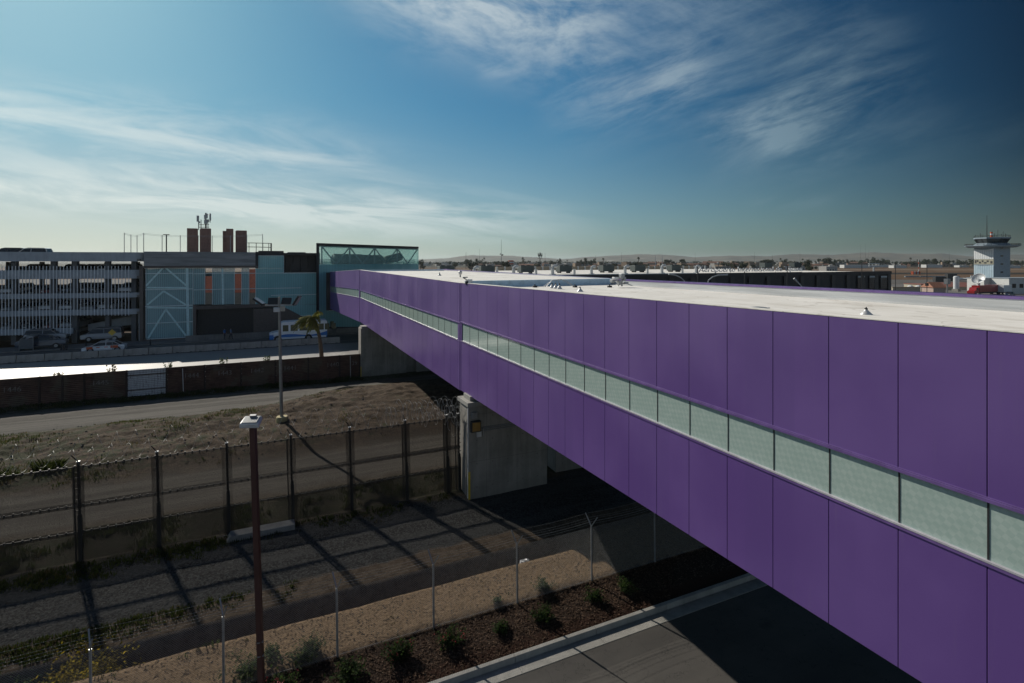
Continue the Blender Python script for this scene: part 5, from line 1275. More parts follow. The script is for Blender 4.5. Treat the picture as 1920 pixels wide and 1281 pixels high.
# ------------------------------------------------------------------ bridge roof fittings
def vent(px, py, r, h, label, z=None, grp='vent cones on the bridge roof'):
    q = at_Z(px, py, z if z else EYE-1.45); t = thing('roof_vent', q, label, 'roof vent', grp)
    mb = MB(); mb.lathe(q, [(r, 0), (r*.98, h*.06), (r*.55, h*.40), (r*.26, h*.62), (r*.24, h*.72)], 20); mb.build('flashing_cone', M['white_metal'], t, smooth=True)
    mb = MB(); mb.lathe(q, [(r*.27, h*.70), (r*.27, h*.86)], 12); mb.lathe(q+Vector((0, 0, h*.86)), [(r*.10, 0), (r*.15, h*.08), (r*.08, h*.16)], 10); mb.build('cap', M['dark_metal'], t)
vent(1624, 590, .155, .20, 'white cone vent with a dark cap alone on the near roof'); vent(1087.5, 547, .16, .24, 'white cone vent in front of the cable supports')
for i, (px, w) in enumerate(((1035, 'left'), (1042, 'middle'), (1049, 'right'))): vent(px, 540.5+i*.8, .15, .3, f'white cone vent under the bent cables, {w} one of the three')
vent(824, 517, .16, .25, 'small grey vent far along the roof beyond the joint', z=EYE-1.13)
cbl = thing('roof_cables', at_Z(1045, 542, EYE-1.45), 'bent grey cable conduits arching over the three white cone vents', 'cables')
for pts in (((1018,539),(1032,528),(1036,524.5),(1040,525.5),(1042,537)), ((1049,539),(1047,527),(1049,524),(1060,525.5),(1078,537.5)), ((1042,526),(1052,523.5),(1075,537)), ((1024,538),(1035,526),(1048,524))):
    base_ = at_Z(1045, 542, EYE-1.45); k = base_.x*fwd.x+base_.y*fwd.y
    mb = MB(); mb.tube([at_D(x, y, k) for x, y in pts], .012, 5); mb.build('conduit', M['galvanised'], cbl)
for px in (1003, 1078, 1143):
    q = at_Z(px, 539, EYE-1.45); t = thing('anchor_block', q, {1003: 'dark rubber block on the roof left of the bent cables', 1078: 'dark rubber block holding the end of the bent cables', 1143: 'dark rubber block on the roof beside the camera mast'}[px], 'rubber block', 'rubber blocks on the bridge roof')
    mb = MB(); mb.box(q+Vector((-.11, -.09, 0)), q+Vector((.11, .09, .1))); mb.build('base', M['roof_black'], t, bevel=.02); mb = MB(); mb.tube([q+Vector((0, 0, .1)), q+Vector((0, 0, .18))], .03, 6); mb.build('stud', M['dark_metal'], t)
# camera mast on the far parapet
q = at_D(1163, 538, 29.5); t = thing('camera_mast', (q.x, q.y, EYE-1.45), 'cluster of grey security cameras and boxes on the bridge roof before the black terminal', 'security cameras'); P2 = lambda x, y: at_D(x, y, 29.5)
mb = MB(); mb.tube([P2(1166, 537), P2(1166, 519)], .05, 8); mb.tube([P2(1150, 531), P2(1156, 523), P2(1166, 521)], .025, 6); mb.tube([P2(1160, 537), P2(1160, 524)], .025, 6); mb.bar(P2(1172, 531), P2(1186, 536), .04, .04); mb.build('mast', M['grey_metal'], t)
for (x, y, w, h) in ((1154, 522, .30, .14), (1148, 527, .16, .16), (1166, 518.5, .24, .30), (1173, 531, .24, .12), (1160, 530, .12, .26), (1170, 523, .12, .2)):
    mb = MB(); c = P2(x, y); mb.cbox(c, (w, .25, h)); mb.build('camera_housing', M['white_metal'] if w > .27 else M['grey_metal'], t, bevel=.02)
q = at_X(875, 527, XN+.05); t = thing('roof_floodlight', q, 'grey box floodlight on a bent arm clamped to the bridge edge at the joint', 'floodlight')
k = q.x*fwd.x+q.y*fwd.y; P3 = lambda x, y, d=0: at_D(x, y, k+d)
mb = MB(); mb.tube([P3(874, 534, -.02), P3(874, 524), P3(868, 520.5)], .03, 6); mb.tube([P3(868, 520.5), P3(877, 520)], .03, 6); mb.build('arm', M['grey_metal'], t)
mb = MB(); mb.cbox(P3(880.5, 526.5), (.26, .2, .15)); mb.build('lamp_head', M['white_metal'], t, bevel=.015); mb = MB(); mb.cbox(P3(875, 530.5, -.1), (.14, .16, .18)); mb.build('ballast', M['dark_metal'], t, bevel=.02)
q = at_Z(863, 520, EYE-1.13); t = thing('roof_camera', q, 'grey dome camera on a short stand on the roof just beyond the joint', 'camera'); mb = MB(); mb.tube([q, q+Vector((0, 0, .22))], .05, 8); mb.build('stand', M['grey_metal'], t); mb = MB(); mb.lathe(q+Vector((0, 0, .16)), [(.03, .0), (.12, .06), (.14, .2), (.08, .3)], 12); mb.build('dome', M['white_metal'], t, smooth=True)
q = at_Z(1418, 577.5, EYE-1.45); t = thing('roof_hatch', q, 'low grey roof drain box by the near roof edge', 'roof drain'); mb = MB(); mb.box(q+Vector((-.3, -.25, -.02)), q+Vector((.3, .2, .02))); mb.build('frame', M['roof_flashing'], t); mb = MB(); mb.box(q+Vector((-.25, -.2, .021)), q+Vector((.22, .1, .03))); mb.build('grate', M['grey_metal'], t)
# ------------------------------------------------------------------ black airport terminal beyond the bridge
YT = 100.0
xr = at_Y(1672, 508, YT).x; xl = at_Y(690, 508, YT).x; zt = at_Y(1672, 508.6, YT).z
def T_(px, py, Y=YT): return at_Y(px, py, Y)
at_ = thing('airport_terminal', (90, YT, -.3), 'long low black airport terminal with a white roof beyond the bridge', 'building')
mb = MB(); mb.box((xl, YT+.3, -.4), (xr, YT+48, zt-.9)); mb.box((xl, YT, zt-.9), (xr, YT+1.2, zt)); mb.build('wall', M['roof_black'], at_)
xw = T_(1603, 505, YT+3).x
mb = MB(); mb.box((xl, YT+1.3, zt-.9), (xw, YT+62, zt-.05)); mb.build('roof', M['roof_membrane'], at_)
mb = MB(); mb.box((xl, YT+.9, zt-.04), (T_(1310, 512).x, YT+1.25, zt+.18)); mb.build('coping', M['white_metal'], at_)
mb = MB(); x = xr-1.2
simple('terminal_fin', (.03,.03,.032), .5)
while x > xl: mb = MB(); mb.box((x-.75, YT-.12, .2), (x+.75, YT-.01, zt-1.0)); mb.build('wall_fin', M['terminal_fin'], at_); x -= 6.6
for a, b in ((1608, 1621.5), (1630, 1642.5), (1651, 1663)):
    mb = MB(); c = T_(a, 517); d = T_(b, 541); mb.box((c.x, YT-.05, d.z), (d.x, YT-.02, c.z)); w = mb.build('window', simple('terminal_glass', (.055,.07,.075), .15), at_)
    mb = MB(); mb.box((c.x+.1, YT-.09, T_(a, 521).z), (d.x-.1, YT-.055, c.z-.1)); mb.build('blind', simple('blind_pale', (.42,.47,.49), .6), w)
    mb = MB(); 
    for zz in range(1, 7): z = c.z-zz*.62; mb.box((c.x, YT-.1, z), (d.x, YT-.06, z+.07))
    mb.build('louvre', M['dark_metal'], w)
# sign letters
sg_ = thing('roof_sign', T_(1407, 512, YT+.4), 'grey block letters of the airport name standing on the black terminal roof edge', 'sign')
me = text_mesh('Aeropuerto Internacional de Tijuana', 1.0, .035)
ws = max(v.co.x for v in me.vertices)-min(v.co.x for v in me.vertices); xa, xb = T_(1310, 505, YT+.4).x, T_(1505, 505, YT+.4).x; zc = (T_(1310, 512, YT+.4).z+zt)/2
hs = max(v.co.y for v in me.vertices)-min(v.co.y for v in me.vertices); sc = (xb-xa)/ws
mtx = Matrix.Translation(((xa+xb)/2, YT+.4, zt+.95)) @ FRONT @ Matrix.Diagonal((sc, 1.85, 2.2, 1))
put_mesh(me, 'letters', simple('sign_grey', (.55,.58,.61), .4), mtx, sg_)
mb = MB(); mb.box((xa, YT+.5, zt+.02), (xb, YT+.6, zt+.1)); x = xa
while x < xb: mb.box((x, YT+.62, zt), (x+.05, YT+.66, zt+1.2)); x += 5.5
mb.build('support', M['dark_metal'], sg_)
# roof plant
simple('unit_green', (.050,.068,.066), .6); simple('duct_white', (.50,.52,.52), .5)
ac = thing('rooftop_unit', (0, 0, 0), 'dark green box air conditioning unit in the row on the black terminal roof', 'air conditioner', 'air conditioning units on the terminal roof')
mb = MB(); mb.box((-1.6, -1, .3), (1.6, 1, 1.7)); mb.build('casing', M['unit_green'], ac, bevel=.04)
mb = MB()
for s in (-1, 1): mb.box((s*1.2-.1, -.8, 0), (s*1.2+.1, .8, .3))
mb.build('base_frame', M['dark_metal'], ac)
mb = MB(); mb.lathe((-.7, 0, 1.7), [(.5, 0), (.5, .15)], 14); mb.lathe((.7, 0, 1.7), [(.5, 0), (.5, .15)], 14); mb.build('fan_guard', M['dark_metal'], ac)
for px in (836, 912, 985.5, 1057, 1137, 1196, 1264, 1436, 1491):
    Y = 122 if px < 1400 else 131; q = at_Y(px, 506, Y); place(ac, (q.x, Y, zt-.05+(.6 if px > 1400 else .0)), 0, scale=1.15)
dk = thing('roof_duct', (0, 0, 0), 'white bent ventilation duct in the row on the black terminal roof', 'duct', 'bent white ducts on the terminal roof')
mb = MB(); mb.tube([(0, 0, 0), (0, 0, 1.25), (.12, 0, 1.6), (.45, 0, 1.8), (1.0, 0, 1.8)], .36, 10); mb.build('duct', M['duct_white'], dk); mb = MB(); mb.box((-.5, -.5, 0), (.5, .5, .22)); mb.build('curb', M['duct_white'], dk)
for i, px in enumerate((889, 963, 1036, 1109, 1172, 1241, 1305)): q = at_Y(px, 508, 107); place(dk, (q.x, 107, zt-.05), 0, scale=1.0+.05*(i % 3))
ps = thing('vent_pipe', (0, 0, 0), 'short white vent stack in the row on the black terminal roof', 'vent pipe', 'short vent stacks on the terminal roof')
mb = MB(); mb.lathe((0, 0, 0), [(.28, 0), (.28, 1.1), (.36, 1.12), (.36, 1.3)], 12); mb.build('stack', M['duct_white'], ps)
for px in (932, 1005, 1077, 1214, 1279.5): q = at_Y(px, 508, 106); place(ps, (q.x, 106, zt-.05))
sr = thing('roof_hut', T_(1000, 500, 150), 'long beige wall with white posts standing behind the terminal roof', 'wall')
mb = MB(); mb.box((at_Y(930, 500, 165).x, 165, 2), (at_Y(1300, 500, 165).x, 166, 10.6)); mb.build('wall', M['tan_panel'], sr)
for k in range(34): 
    mb = MB(); x = at_Y(930, 500, 165).x+k*2.9; mb.box((x, 164.6, 2), (x+.5, 164.95, 10.7)); mb.build('pilaster', M['duct_white'], sr)
# arched street lamps and poles between the bridge and the terminal
def arm_lamp(pts, D_, label):
    p = [at_D(x, y, D_) for x, y in pts]; t = thing('street_lamp', (p[0].x, p[0].y, -.3), label, 'street lamp', 'arched white street lamps behind the bridge')
    mb = MB(); mb.tube([Vector((p[0].x, p[0].y, -.3)), p[0]]+p[1:], .09, 7); mb.build('pole', M['duct_white'], t); mb = MB(); d = (p[-1]-p[-2]).normalized(); mb.tube([p[-1]-d*.1, p[-1]+d*.5], [.09, .14], 8); mb.build('lamp_head', M['duct_white'], t)
arm_lamp(((1283.5, 527), (1276, 520.5), (1268, 516.5), (1260, 515)), 78, 'arched white street lamp with its arm curving left over the purple coping')
arm_lamp(((1328, 528), (1328, 526), (1336, 519.5), (1347, 516), (1358, 515.5)), 78, 'arched white street lamp with its arm curving right over the purple coping')
arm_lamp(((1503, 537), (1500, 533.5), (1496, 529.5), (1493.5, 527)), 74, 'straight white lamp arm pointing left before the black terminal')
def pole(px, y0, y1, D_, label, r=.07, m='dark_metal', head=None):
    a = at_D(px, y0, D_); b = at_D(px, y1, D_); t = thing('utility_pole', (a.x, a.y, -.3), label, 'pole'); mb = MB(); mb.tube([(a.x, a.y, -.3), a], r, 6); mb.build('pole', M[m], t)
    mb = MB()
    if head == 't': mb.cbox(a, (r*14, r*3, r*2))
    elif head: mb.cbox(at_D(px, y0+head, D_), (r*8, r*5, r*8))
    else: mb.lathe(a, [(r*1.4, 0), (r*1.2, r*2), (r*.3, r*3)], 8)
    mb.build('top_fitting', M[m], t)
for px, y0, y1, D_, lb in ((1308, 502, 530, 90, 'dark pole at the start of the roof lettering'), (1396, 512, 534, 90, 'dark pole in front of the middle of the roof lettering'), (1476, 500, 537, 90, 'dark pole near the end of the roof lettering'), (1616, 495, 542, 110, 'dark pole in front of the terminal windows')): pole(px, y0, y1, D_, lb)
for px, y0, D_, lb in ((1679, 493.5, 150, 'slim pole just right of the black terminal corner'), (1738, 493.5, 150, 'slim pole with a box beyond the black terminal corner')): pole(px, y0, 548, D_, lb, .10, 'dark_metal', 40 if px == 1738 else None)
pole(1776, 527, 550, 160, 'short grey pole before the red roofed building', .2, 'grey_metal', 1)
# wind sock board / approach light frame
a = at_D(1638, 497, 330); t = thing('approach_lights', (a.x, a.y, -.3), 'white frame of airfield lights on a mast behind the terminal', 'airfield lights'); mb = MB(); mb.tube([(a.x, a.y, -.3), at_D(1638, 500, 330)], .5, 6); mb.build('mast', M['duct_white'], t); mb = MB()
for y in (494.5, 498.5): mb.bar(at_D(1629, y, 330), at_D(1649, y, 330), .5, .5)
for x in (1630, 1636, 1642, 1648): mb.bar(at_D(x, 494, 330), at_D(x, 500, 330), .4, .4)
mb.build('light_frame', M['duct_white'], t)
# ------------------------------------------------------------------ control tower
K = at_D(1864, 520, 226); K.z = -.3
pl = (rgt*-.742+fwd*.67); aw = (rgt*.67+fwd*.742)
Lc = K+pl*6.6+aw*5.5; Rc = K-pl*5.1+aw*6.2; Bc = Lc+Rc-K
ct = thing('control_tower', K, 'airport control tower with pale glass shaft, dark cab and roof antennas', 'control tower')
zk = lambda py: EYE+(490-py)*.226
up = lambda p, z: Vector((p.x, p.y, z))
simple('tower_blue', (.22,.28,.33), .5); mat('tower_glass', fn=worn((.40,.50,.56), .3, (.30,.40,.47), bs=0)); simple('tower_white', (.62,.64,.65), .4); simple('tower_mural', (.30,.29,.22), .6); simple('cab_glass', (.03,.04,.045), .08); simple('aircraft_orange', (.50,.09,.03), .5)
mb = MB(); mb.hexa([up(p, -.4) for p in (K, Rc, Bc, Lc)], [up(p, zk(463.5)) for p in (K, Rc, Bc, Lc)]); mb.build('shaft', M['tower_blue'], ct, fix=True)
cen = (K+Lc+Rc+Bc)/4; nl = ((Lc-K).normalized().cross(Vector((0, 0, 1)))); nl = nl if nl.dot(K-cen) > 0 else -nl; nr = ((Rc-K).normalized().cross(Vector((0, 0, 1)))); nr = nr if nr.dot(K-cen) > 0 else -nr
def facep(mb, a, b, u0, u1, z0, z1, nrm, off=.12, cut=0.):
    p = a.lerp(b, u0); q = a.lerp(b, u1); N_ = 10
    for i in range(N_):
        s0, s1 = i/N_, (i+1)/N_; f = lambda s: z1-cut*(1-(2*s-1)**2) if cut > 0 else z1
        g_ = lambda s: z0-cut*(1-(2*s-1)**2) if cut < 0 else z0
        A_ = p.lerp(q, s0)+nrm*off; B_ = p.lerp(q, s1)+nrm*off; I0 = p.lerp(q, s0); I1 = p.lerp(q, s1)
        mb.hexa([up(A_, g_(s0)), up(B_, g_(s1)), up(I1, g_(s1)), up(I0, g_(s0))], [up(A_, f(s0)), up(B_, f(s1)), up(I1, f(s1)), up(I0, f(s0))])
mb = MB(); facep(mb, K, Lc, .02, .98, zk(486), zk(466), nl, .15, .5); mb.build('glass_front', M['tower_white'], ct, fix=True)
mb = MB(); facep(mb, K, Lc, .02, .98, zk(521), zk(497.5), nl, .15, .4); mb.build('glass_front', M['tower_glass'], ct, fix=True)
mb = MB(); facep(mb, K, Lc, .02, .98, zk(496), zk(486.3), nl, .10); mr = mb.build('mural_band', M['tower_mural'], ct, fix=True)
for u, z, w, h in ((.12, 492, .10, .5), (.30, 490, .10, .35), (.42, 493, .12, .3), (.55, 490, .08, .4), (.68, 492.5, .1, .4), (.80, 489.5, .08, .4), (.90, 491, .08, .7)): mb = MB(); facep(mb, K, Lc, u-w/2, u+w/2, zk(z)-h, zk(z)+h, nl, .14); mb.build('mural_shape', M['dark_metal'], mr, fix=True)
mb = MB()
for i in range(1, 9): facep(mb, K, Lc, i/9-.004, i/9+.004, zk(521), zk(497.5), nl, .19); facep(mb, K, Lc, i/9-.004, i/9+.004, zk(486), zk(468), nl, .19)
mb.build('glazing_bars', M['tower_blue'], ct, fix=True)
for py in (465, 480, 495.3, 510.5): mb = MB(); facep(mb, K, Rc, .40, .55, zk(py+1.4), zk(py-1.4), nr, .1); mb.build('window', M['cab_glass'], ct, fix=True)
cc = up(cen, 0); rad = lambda z: [cc]
def ring(r, n=8, ph=.39): 
    a0 = atan2(K.y-cc.y, K.x-cc.x); return [Vector((cc.x+r*cos(a0+ph+2*pi*i/n), cc.y+r*sin(a0+ph+2*pi*i/n), 0)) for i in range(n)]
def loft(mb, r0, z0, r1, z1, n=8):
    a = ring(r0, n); b = ring(r1, n); mb.mesh([up(p, z0) for p in a]+[up(p, z1) for p in b], [list(range(n))[::-1], list(range(n, 2*n))]+[(i, (i+1)%n, n+(i+1)%n, n+i) for i in range(n)])
mb = MB(); loft(mb, 8.0, zk(464), 9.6, zk(461)); loft(mb, 9.6, zk(461), 9.6, zk(460)); mb.build('platform', M['tower_blue'], ct)
mb = MB(); rr_ = ring(9.4)
for z in (zk(457), zk(458.6)): mb.tube([up(p, z) for p in rr_]+[up(rr_[0], z)], .08, 4)
for i in range(8):
    for u in (0, .33, .66): p = rr_[i].lerp(rr_[(i+1) % 8], u); mb.tube([up(p, zk(460)), up(p, zk(457))], .07, 4)
mb.build('railing', M['dark_metal'], ct)
mb = MB(); loft(mb, 6.6, zk(460), 5.4, zk(455.5)); mb.build('cab_base', M['tower_blue'], ct)
mb = MB(); loft(mb, 4.9, zk(455.5), 6.0, zk(447.5)); cg = mb.build('cab_glass', M['cab_glass'], ct)
mb = MB(); a = ring(4.95); b = ring(6.05)
for i in range(8):
    for u in (0, .5): mb.tube([up(a[i].lerp(a[(i+1) % 8], u), zk(455.5)), up(b[i].lerp(b[(i+1) % 8], u), zk(447.5))], .12, 4)
mb.build('mullion', M['dark_metal'], ct)
mb = MB(); loft(mb, 6.3, zk(447.4), 6.3, zk(444.8)); mb.build('cab_roof', M['tower_blue'], ct)
mb = MB(); rr_ = ring(6.1)
mb.tube([up(p, zk(441)) for p in rr_]+[up(rr_[0], zk(441))], .07, 4)
for i in range(8):
    for u in (0, .5): p = rr_[i].lerp(rr_[(i+1) % 8], u); mb.tube([up(p, zk(445)), up(p, zk(441-(2 if i % 3 == 0 else 0)))], .07, 4)
mb.build('roof_railing', M['dark_metal'], ct)
d0 = K.x*fwd.x+K.y*fwd.y+5.5
mb = MB(); p = at_D(1850.5, 445, d0); 
for s in (-1, 1): mb.tube([p+Vector((.28*s, 0, 0)), at_D(1850.5, 404, d0)], .07, 4)
for i in range(12): z = lerp(0, 9, i/12); mb.tube([p+Vector((-.28*(1-i/13), 0, z)), p+Vector((.28*(1-i/13), 0, z+.5))], .04, 3)
mb.build('lattice_antenna', M['dark_metal'], ct)
for i, (za, zb_) in enumerate(((444.8, 441.5), (441.4, 438), (437.9, 435))):
    mb = MB(); p = at_D(1859, za, d0); mb.lathe(p, [(.45, 0), (.45, (za-zb_)*.226)], 12); mb.build('beacon', M['aircraft_orange'] if i % 2 == 0 else M['tower_white'], ct)
mb = MB()
for px, y in ((1838, 437), (1843, 440), (1865, 437), (1871, 431), (1881, 434), (1885, 438)): p = at_D(px, 445, d0); mb.tube([p, at_D(px, y, d0)], .07, 4)
mb.build('whip_antenna', M['dark_metal'], ct)
# ------------------------------------------------------------------ low airport buildings, truck, dish
def hut(name, label, px0, px1, y0, y1, D_, wall, roofm, depth=9., roof='flat', rot=0., cat='building', wins=()):
    a = at_D(px0, y0, D_); b = at_D(px1, y0, D_*(1+rot)); zt_ = a.z; e = (b-a); e.z = 0; L = e.length; e.normalize(); nn = Vector((-e.y, e.x, 0)); nn = nn if nn.dot(fwd) > 0 else -nn
    c = lambda x, y, z: up(a, 0)+e*x+nn*y+Vector((0, 0, z))
    t = thing(name, up(a, -.3), label, cat); mb = MB(); mb.hexa([c(0,0,-.4), c(L,0,-.4), c(L,depth,-.4), c(0,depth,-.4)], [c(0,0,zt_-.25), c(L,0,zt_-.25), c(L,depth,zt_-.25), c(0,depth,zt_-.25)]); mb.build('wall', wall, t)
    mb = MB(); h_ = .25 if roof == 'flat' else 1.5
    if roof == 'flat': mb.hexa([c(-.2,-.2,zt_-.25), c(L+.2,-.2,zt_-.25), c(L+.2,depth,zt_-.25), c(-.2,depth,zt_-.25)], [c(-.2,-.2,zt_), c(L+.2,-.2,zt_), c(L+.2,depth,zt_), c(-.2,depth,zt_)])
    else: mb.hexa([c(-.3,-.4,zt_-.25), c(L+.3,-.4,zt_-.25), c(L+.3,depth+.4,zt_-.25), c(-.3,depth+.4,zt_-.25)], [c(.0,depth*.5-.1,zt_+h_), c(L,depth*.5-.1,zt_+h_), c(L,depth*.5,zt_+h_), c(0,depth*.5,zt_+h_)])
    mb.build('roof', roofm, t)
    for u0, u1, z0_, z1_ in wins:
        mb = MB(); mb.hexa([c(L*u0,-.06,z0_), c(L*u1,-.06,z0_), c(L*u1,-.01,z0_), c(L*u0,-.01,z0_)], [c(L*u0,-.06,z1_), c(L*u1,-.06,z1_), c(L*u1,-.01,z1_), c(L*u0,-.01,z1_)]); mb.build('window', M['cab_glass'], t)
    return t
simple('cream_wall', (.42,.38,.29), .8); simple('red_roof', (.22,.085,.065), .8); simple('orange_tile', (.34,.15,.09), .8); simple('white_wall', (.52,.53,.52), .8); simple('blue_wall', (.24,.29,.33), .8); simple('pink_wall', (.40,.31,.27), .8)
hut('tower_annex', 'white single storey annex at the foot of the control tower', 1845, 1891, 521.5, 540, 214, M['white_wall'], M['blue_wall'], 8)
hut('office_building', 'pale blue office with square windows at the right edge below the control tower', 1892, 1990, 521.5, 548, 206, M['white_wall'], M['blue_wall'], 10, wins=((.06,.13,2.2,3.8), (.20,.27,2.2,3.8), (.5,.6,2.2,3.8)))
hut('service_building', 'long low building with a red roof behind the red truck', 1770, 1835, 537, 548, 232, M['cream_wall'], M['red_roof'], 14, 'gable')
hut('cream_building', 'cream walled flat building left of the red roofed building', 1727, 1752, 533, 545, 205, M['cream_wall'], M['red_roof'], 9)
hut('tiled_kiosk', 'small kiosk with an orange barrel tiled roof before the cream building', 1750, 1773, 538, 548, 176, M['pink_wall'], M['orange_tile'], 5, 'gable')
hut('perimeter_wall', 'low tan wall between the black terminal corner and the cream building', 1674, 1726, 538, 545, 190, M['cream_wall'], M['tan_panel'], .6, cat='wall')
wt = at_D(1793, 534, 222); t = thing('water_tank', up(wt, -.3), 'white cylindrical water tank above the red roofed building', 'water tank'); mb = MB(); mb.lathe(up(wt, 1.), [(1.0, 0), (1.0, 5.0), (.7, 5.3), (.1, 5.4)], 16); mb.build('tank', M['tower_white'], t); mb = MB(); mb.cbox(up(wt, .3), (2.2, 2.2, 1.4)); mb.build('plinth', M['concrete'], t)
# satellite dish
dq = at_D(1835, 523, 200); t = thing('satellite_dish', up(dq, -.3), 'big white satellite dish on a pedestal beside the red truck', 'satellite dish')
mt = Matrix.Translation(dq) @ Matrix.Rotation(-YAW-R(38), 4, 'Z') @ Matrix.Rotation(R(-38), 4, 'Y') @ Matrix.Rotation(R(50), 4, 'X')
mb = MB(); mb.lathe((0, 0, 0), [(.05, -.55), (1.0, -.42), (1.7, -.1), (2.15, .3), (2.2, .32), (1.72, -.02), (1.0, -.32), (.05, -.45)], 24); mb.v = [mt @ q for q in mb.v]; mb.build('reflector', M['tower_white'], t, smooth=True)
mb = MB()
for k in range(3): a = 2.1*k; mb.tube([mt @ Vector((2.0*cos(a), 2.0*sin(a), .25)), mt @ Vector((0, 0, 1.9))], .05, 4)
mb.lathe((0, 0, 0), [(.01, 0), (.01, 0)], 3); mb.build('feed_struts', M['grey_metal'], t)
mb = MB(); mb.tube([up(dq, -.3), dq], [.7, .35], 10); mb.build('pedestal', M['tower_white'], t)
# red lorry
Dk = 196.; a = at_D(1820, 548, Dk); b = at_D(1872, 548, Dk*1.045); e = b-a; e.z = 0; LL = e.length
tk = thing('red_truck', (0, 0, 0), 'red lorry with a red box body parked before the red roofed building', 'truck'); paint('truck_red', (.30,.014,.015))
mb = MB(); mb.box((-LL/2+3.4, -1.25, 1.1), (LL/2, 1.25, 3.6)); bxo = mb.build('cargo_box', M['truck_red'], tk, bevel=.05)
mb = MB()
for s in (-1, 1): mb.box((LL/2-3.6, s*1.255-.005, 2.5), (LL/2-1.8, s*1.255+.005, 3.0)); 
mb.build('side_panel', M['tower_white'], bxo) if False else None
mb = MB(); mb.prism([(-LL/2, .7), (-LL/2, 1.6), (-LL/2+1.2, 1.85), (-LL/2+1.6, 2.8), (-LL/2+2.9, 3.0), (-LL/2+3.2, 2.9), (-LL/2+3.2, .7)], 'y', -1.15, 1.15); mb.build('cab', M['truck_red'], tk, fix=True, bevel=.04)
for s in (-1, 1): mb = MB(); mb.box((-LL/2+1.75, s*1.16-.01, 1.95), (-LL/2+2.6, s*1.16+.01, 2.7)); mb.build('window', M['car_glass'], tk)
mb = MB(); mb.box((-LL/2+.4, -.9, .6), (LL/2-.1, .9, 1.05)); mb.build('chassis', M['trim_black'], tk)
for cx in (-LL/2+1.1, LL/2-3.2, LL/2-2.0):
    for s in (-1, 1):
        mb = MB(); mb.mesh(*cyl((cx, s*1.05, .5), .5, .3, 16)); w = mb.build('wheel', M['tyre'], tk); mb = MB(); mb.mesh(*cyl((cx, s*1.2, .5), .24, .04, 12)); mb.build('rim', M['rim'], w)
tk.location = up((a+b)/2, -.05); tk.rotation_euler = (0, 0, atan2(e.y, e.x))
wtr = thing('white_trailer', (0, 0, 0), 'white box trailer standing right behind the red lorry', 'trailer'); mb = MB(); mb.box((-3, -1.25, .9), (3, 1.25, 3.5)); mb.build('cargo_box', M['tower_white'], wtr, bevel=.05); mb = MB(); mb.box((-2.8, -.8, .5), (2.8, .8, .88)); mb.build('chassis', M['trim_black'], wtr)
for s in (-1, 1): mb = MB(); mb.mesh(*cyl((1.8, s*1.05, .48), .48, .3, 14)); mb.build('wheel', M['tyre'], wtr)
q = at_D(1882, 544, 203); wtr.location = up(q, -.05); wtr.rotation_euler = (0, 0, atan2(e.y, e.x))
pw = make_car('pickup_truck', 'white pickup truck parked beside the white trailer at the right edge', 'pickup', (.58,.60,.62), 'pickup'); q = at_D(1893, 549, 190); pw.location = up(q, -.05); pw.rotation_euler = (0, 0, atan2(e.y, e.x)+.1)
# airfield marker hut, parked aircraft, dark service trucks
q = at_D(1717, 513.5, 520); t = thing('marker_hut', up(q, -.3), 'red and white checkered hut on the airfield', 'hut')
for i in range(5): mb = MB(); p = up(q, 0)+rgt*(i-2)*1.5; mb.box(p+Vector((-.9, -1, -.3)), p+Vector((.9, 1, 2.6))); mb.build('panel', M['tower_white'] if i % 2 else M['aircraft_orange'], t)
q = at_D(1722.5, 505, 520); t = thing('wind_mast', up(q, -.3), 'thin red and white mast beside the checkered hut', 'mast')
for i in range(6): mb = MB(); z0_ = lerp(0, at_D(1722, 487, 520).z, i/6); z1_ = lerp(0, at_D(1722, 487, 520).z, (i+1)/6); mb.tube([up(q, z0_), up(q, z1_)], .25, 5); mb.build('section', M['tower_white'] if i % 2 else M['aircraft_orange'], t)
q = at_D(1805, 519, 330); t = thing('light_aircraft', up(q, -.3), 'small white aeroplane parked on the airfield left of the control tower', 'aeroplane')
mb = MB(); mb.tube([up(q, 1.4)-rgt*4, up(q, 1.5)-rgt*2, up(q, 1.5)+rgt*2, up(q, 1.8)+rgt*5.5], [.3, .75, .7, .2], 10); mb.build('fuselage', M['tower_white'], t, smooth=True)
mb = MB(); c = up(q, 1.9); mb.hexa([c-fwd*7-rgt*.3, c-fwd*7+rgt*.9, c+fwd*7+rgt*.9, c+fwd*7-rgt*.3], [x+Vector((0,0,.2)) for x in (c-fwd*7-rgt*.3, c-fwd*7+rgt*.9, c+fwd*7+rgt*.9, c+fwd*7-rgt*.3)]); mb.build('wing', M['tower_white'], t)
mb = MB(); c = up(q, 1.8)+rgt*4.6; mb.hexa([c-fwd*.1, c+rgt*1.1-fwd*.1, c+rgt*1.1+fwd*.1, c+fwd*.1], [x+Vector((0,0,1.9))+rgt*.5 for x in (c-fwd*.1, c+rgt*.9-fwd*.1, c+rgt*.9+fwd*.1, c+fwd*.1)]); mb.build('tail_fin', M['tower_white'], t)
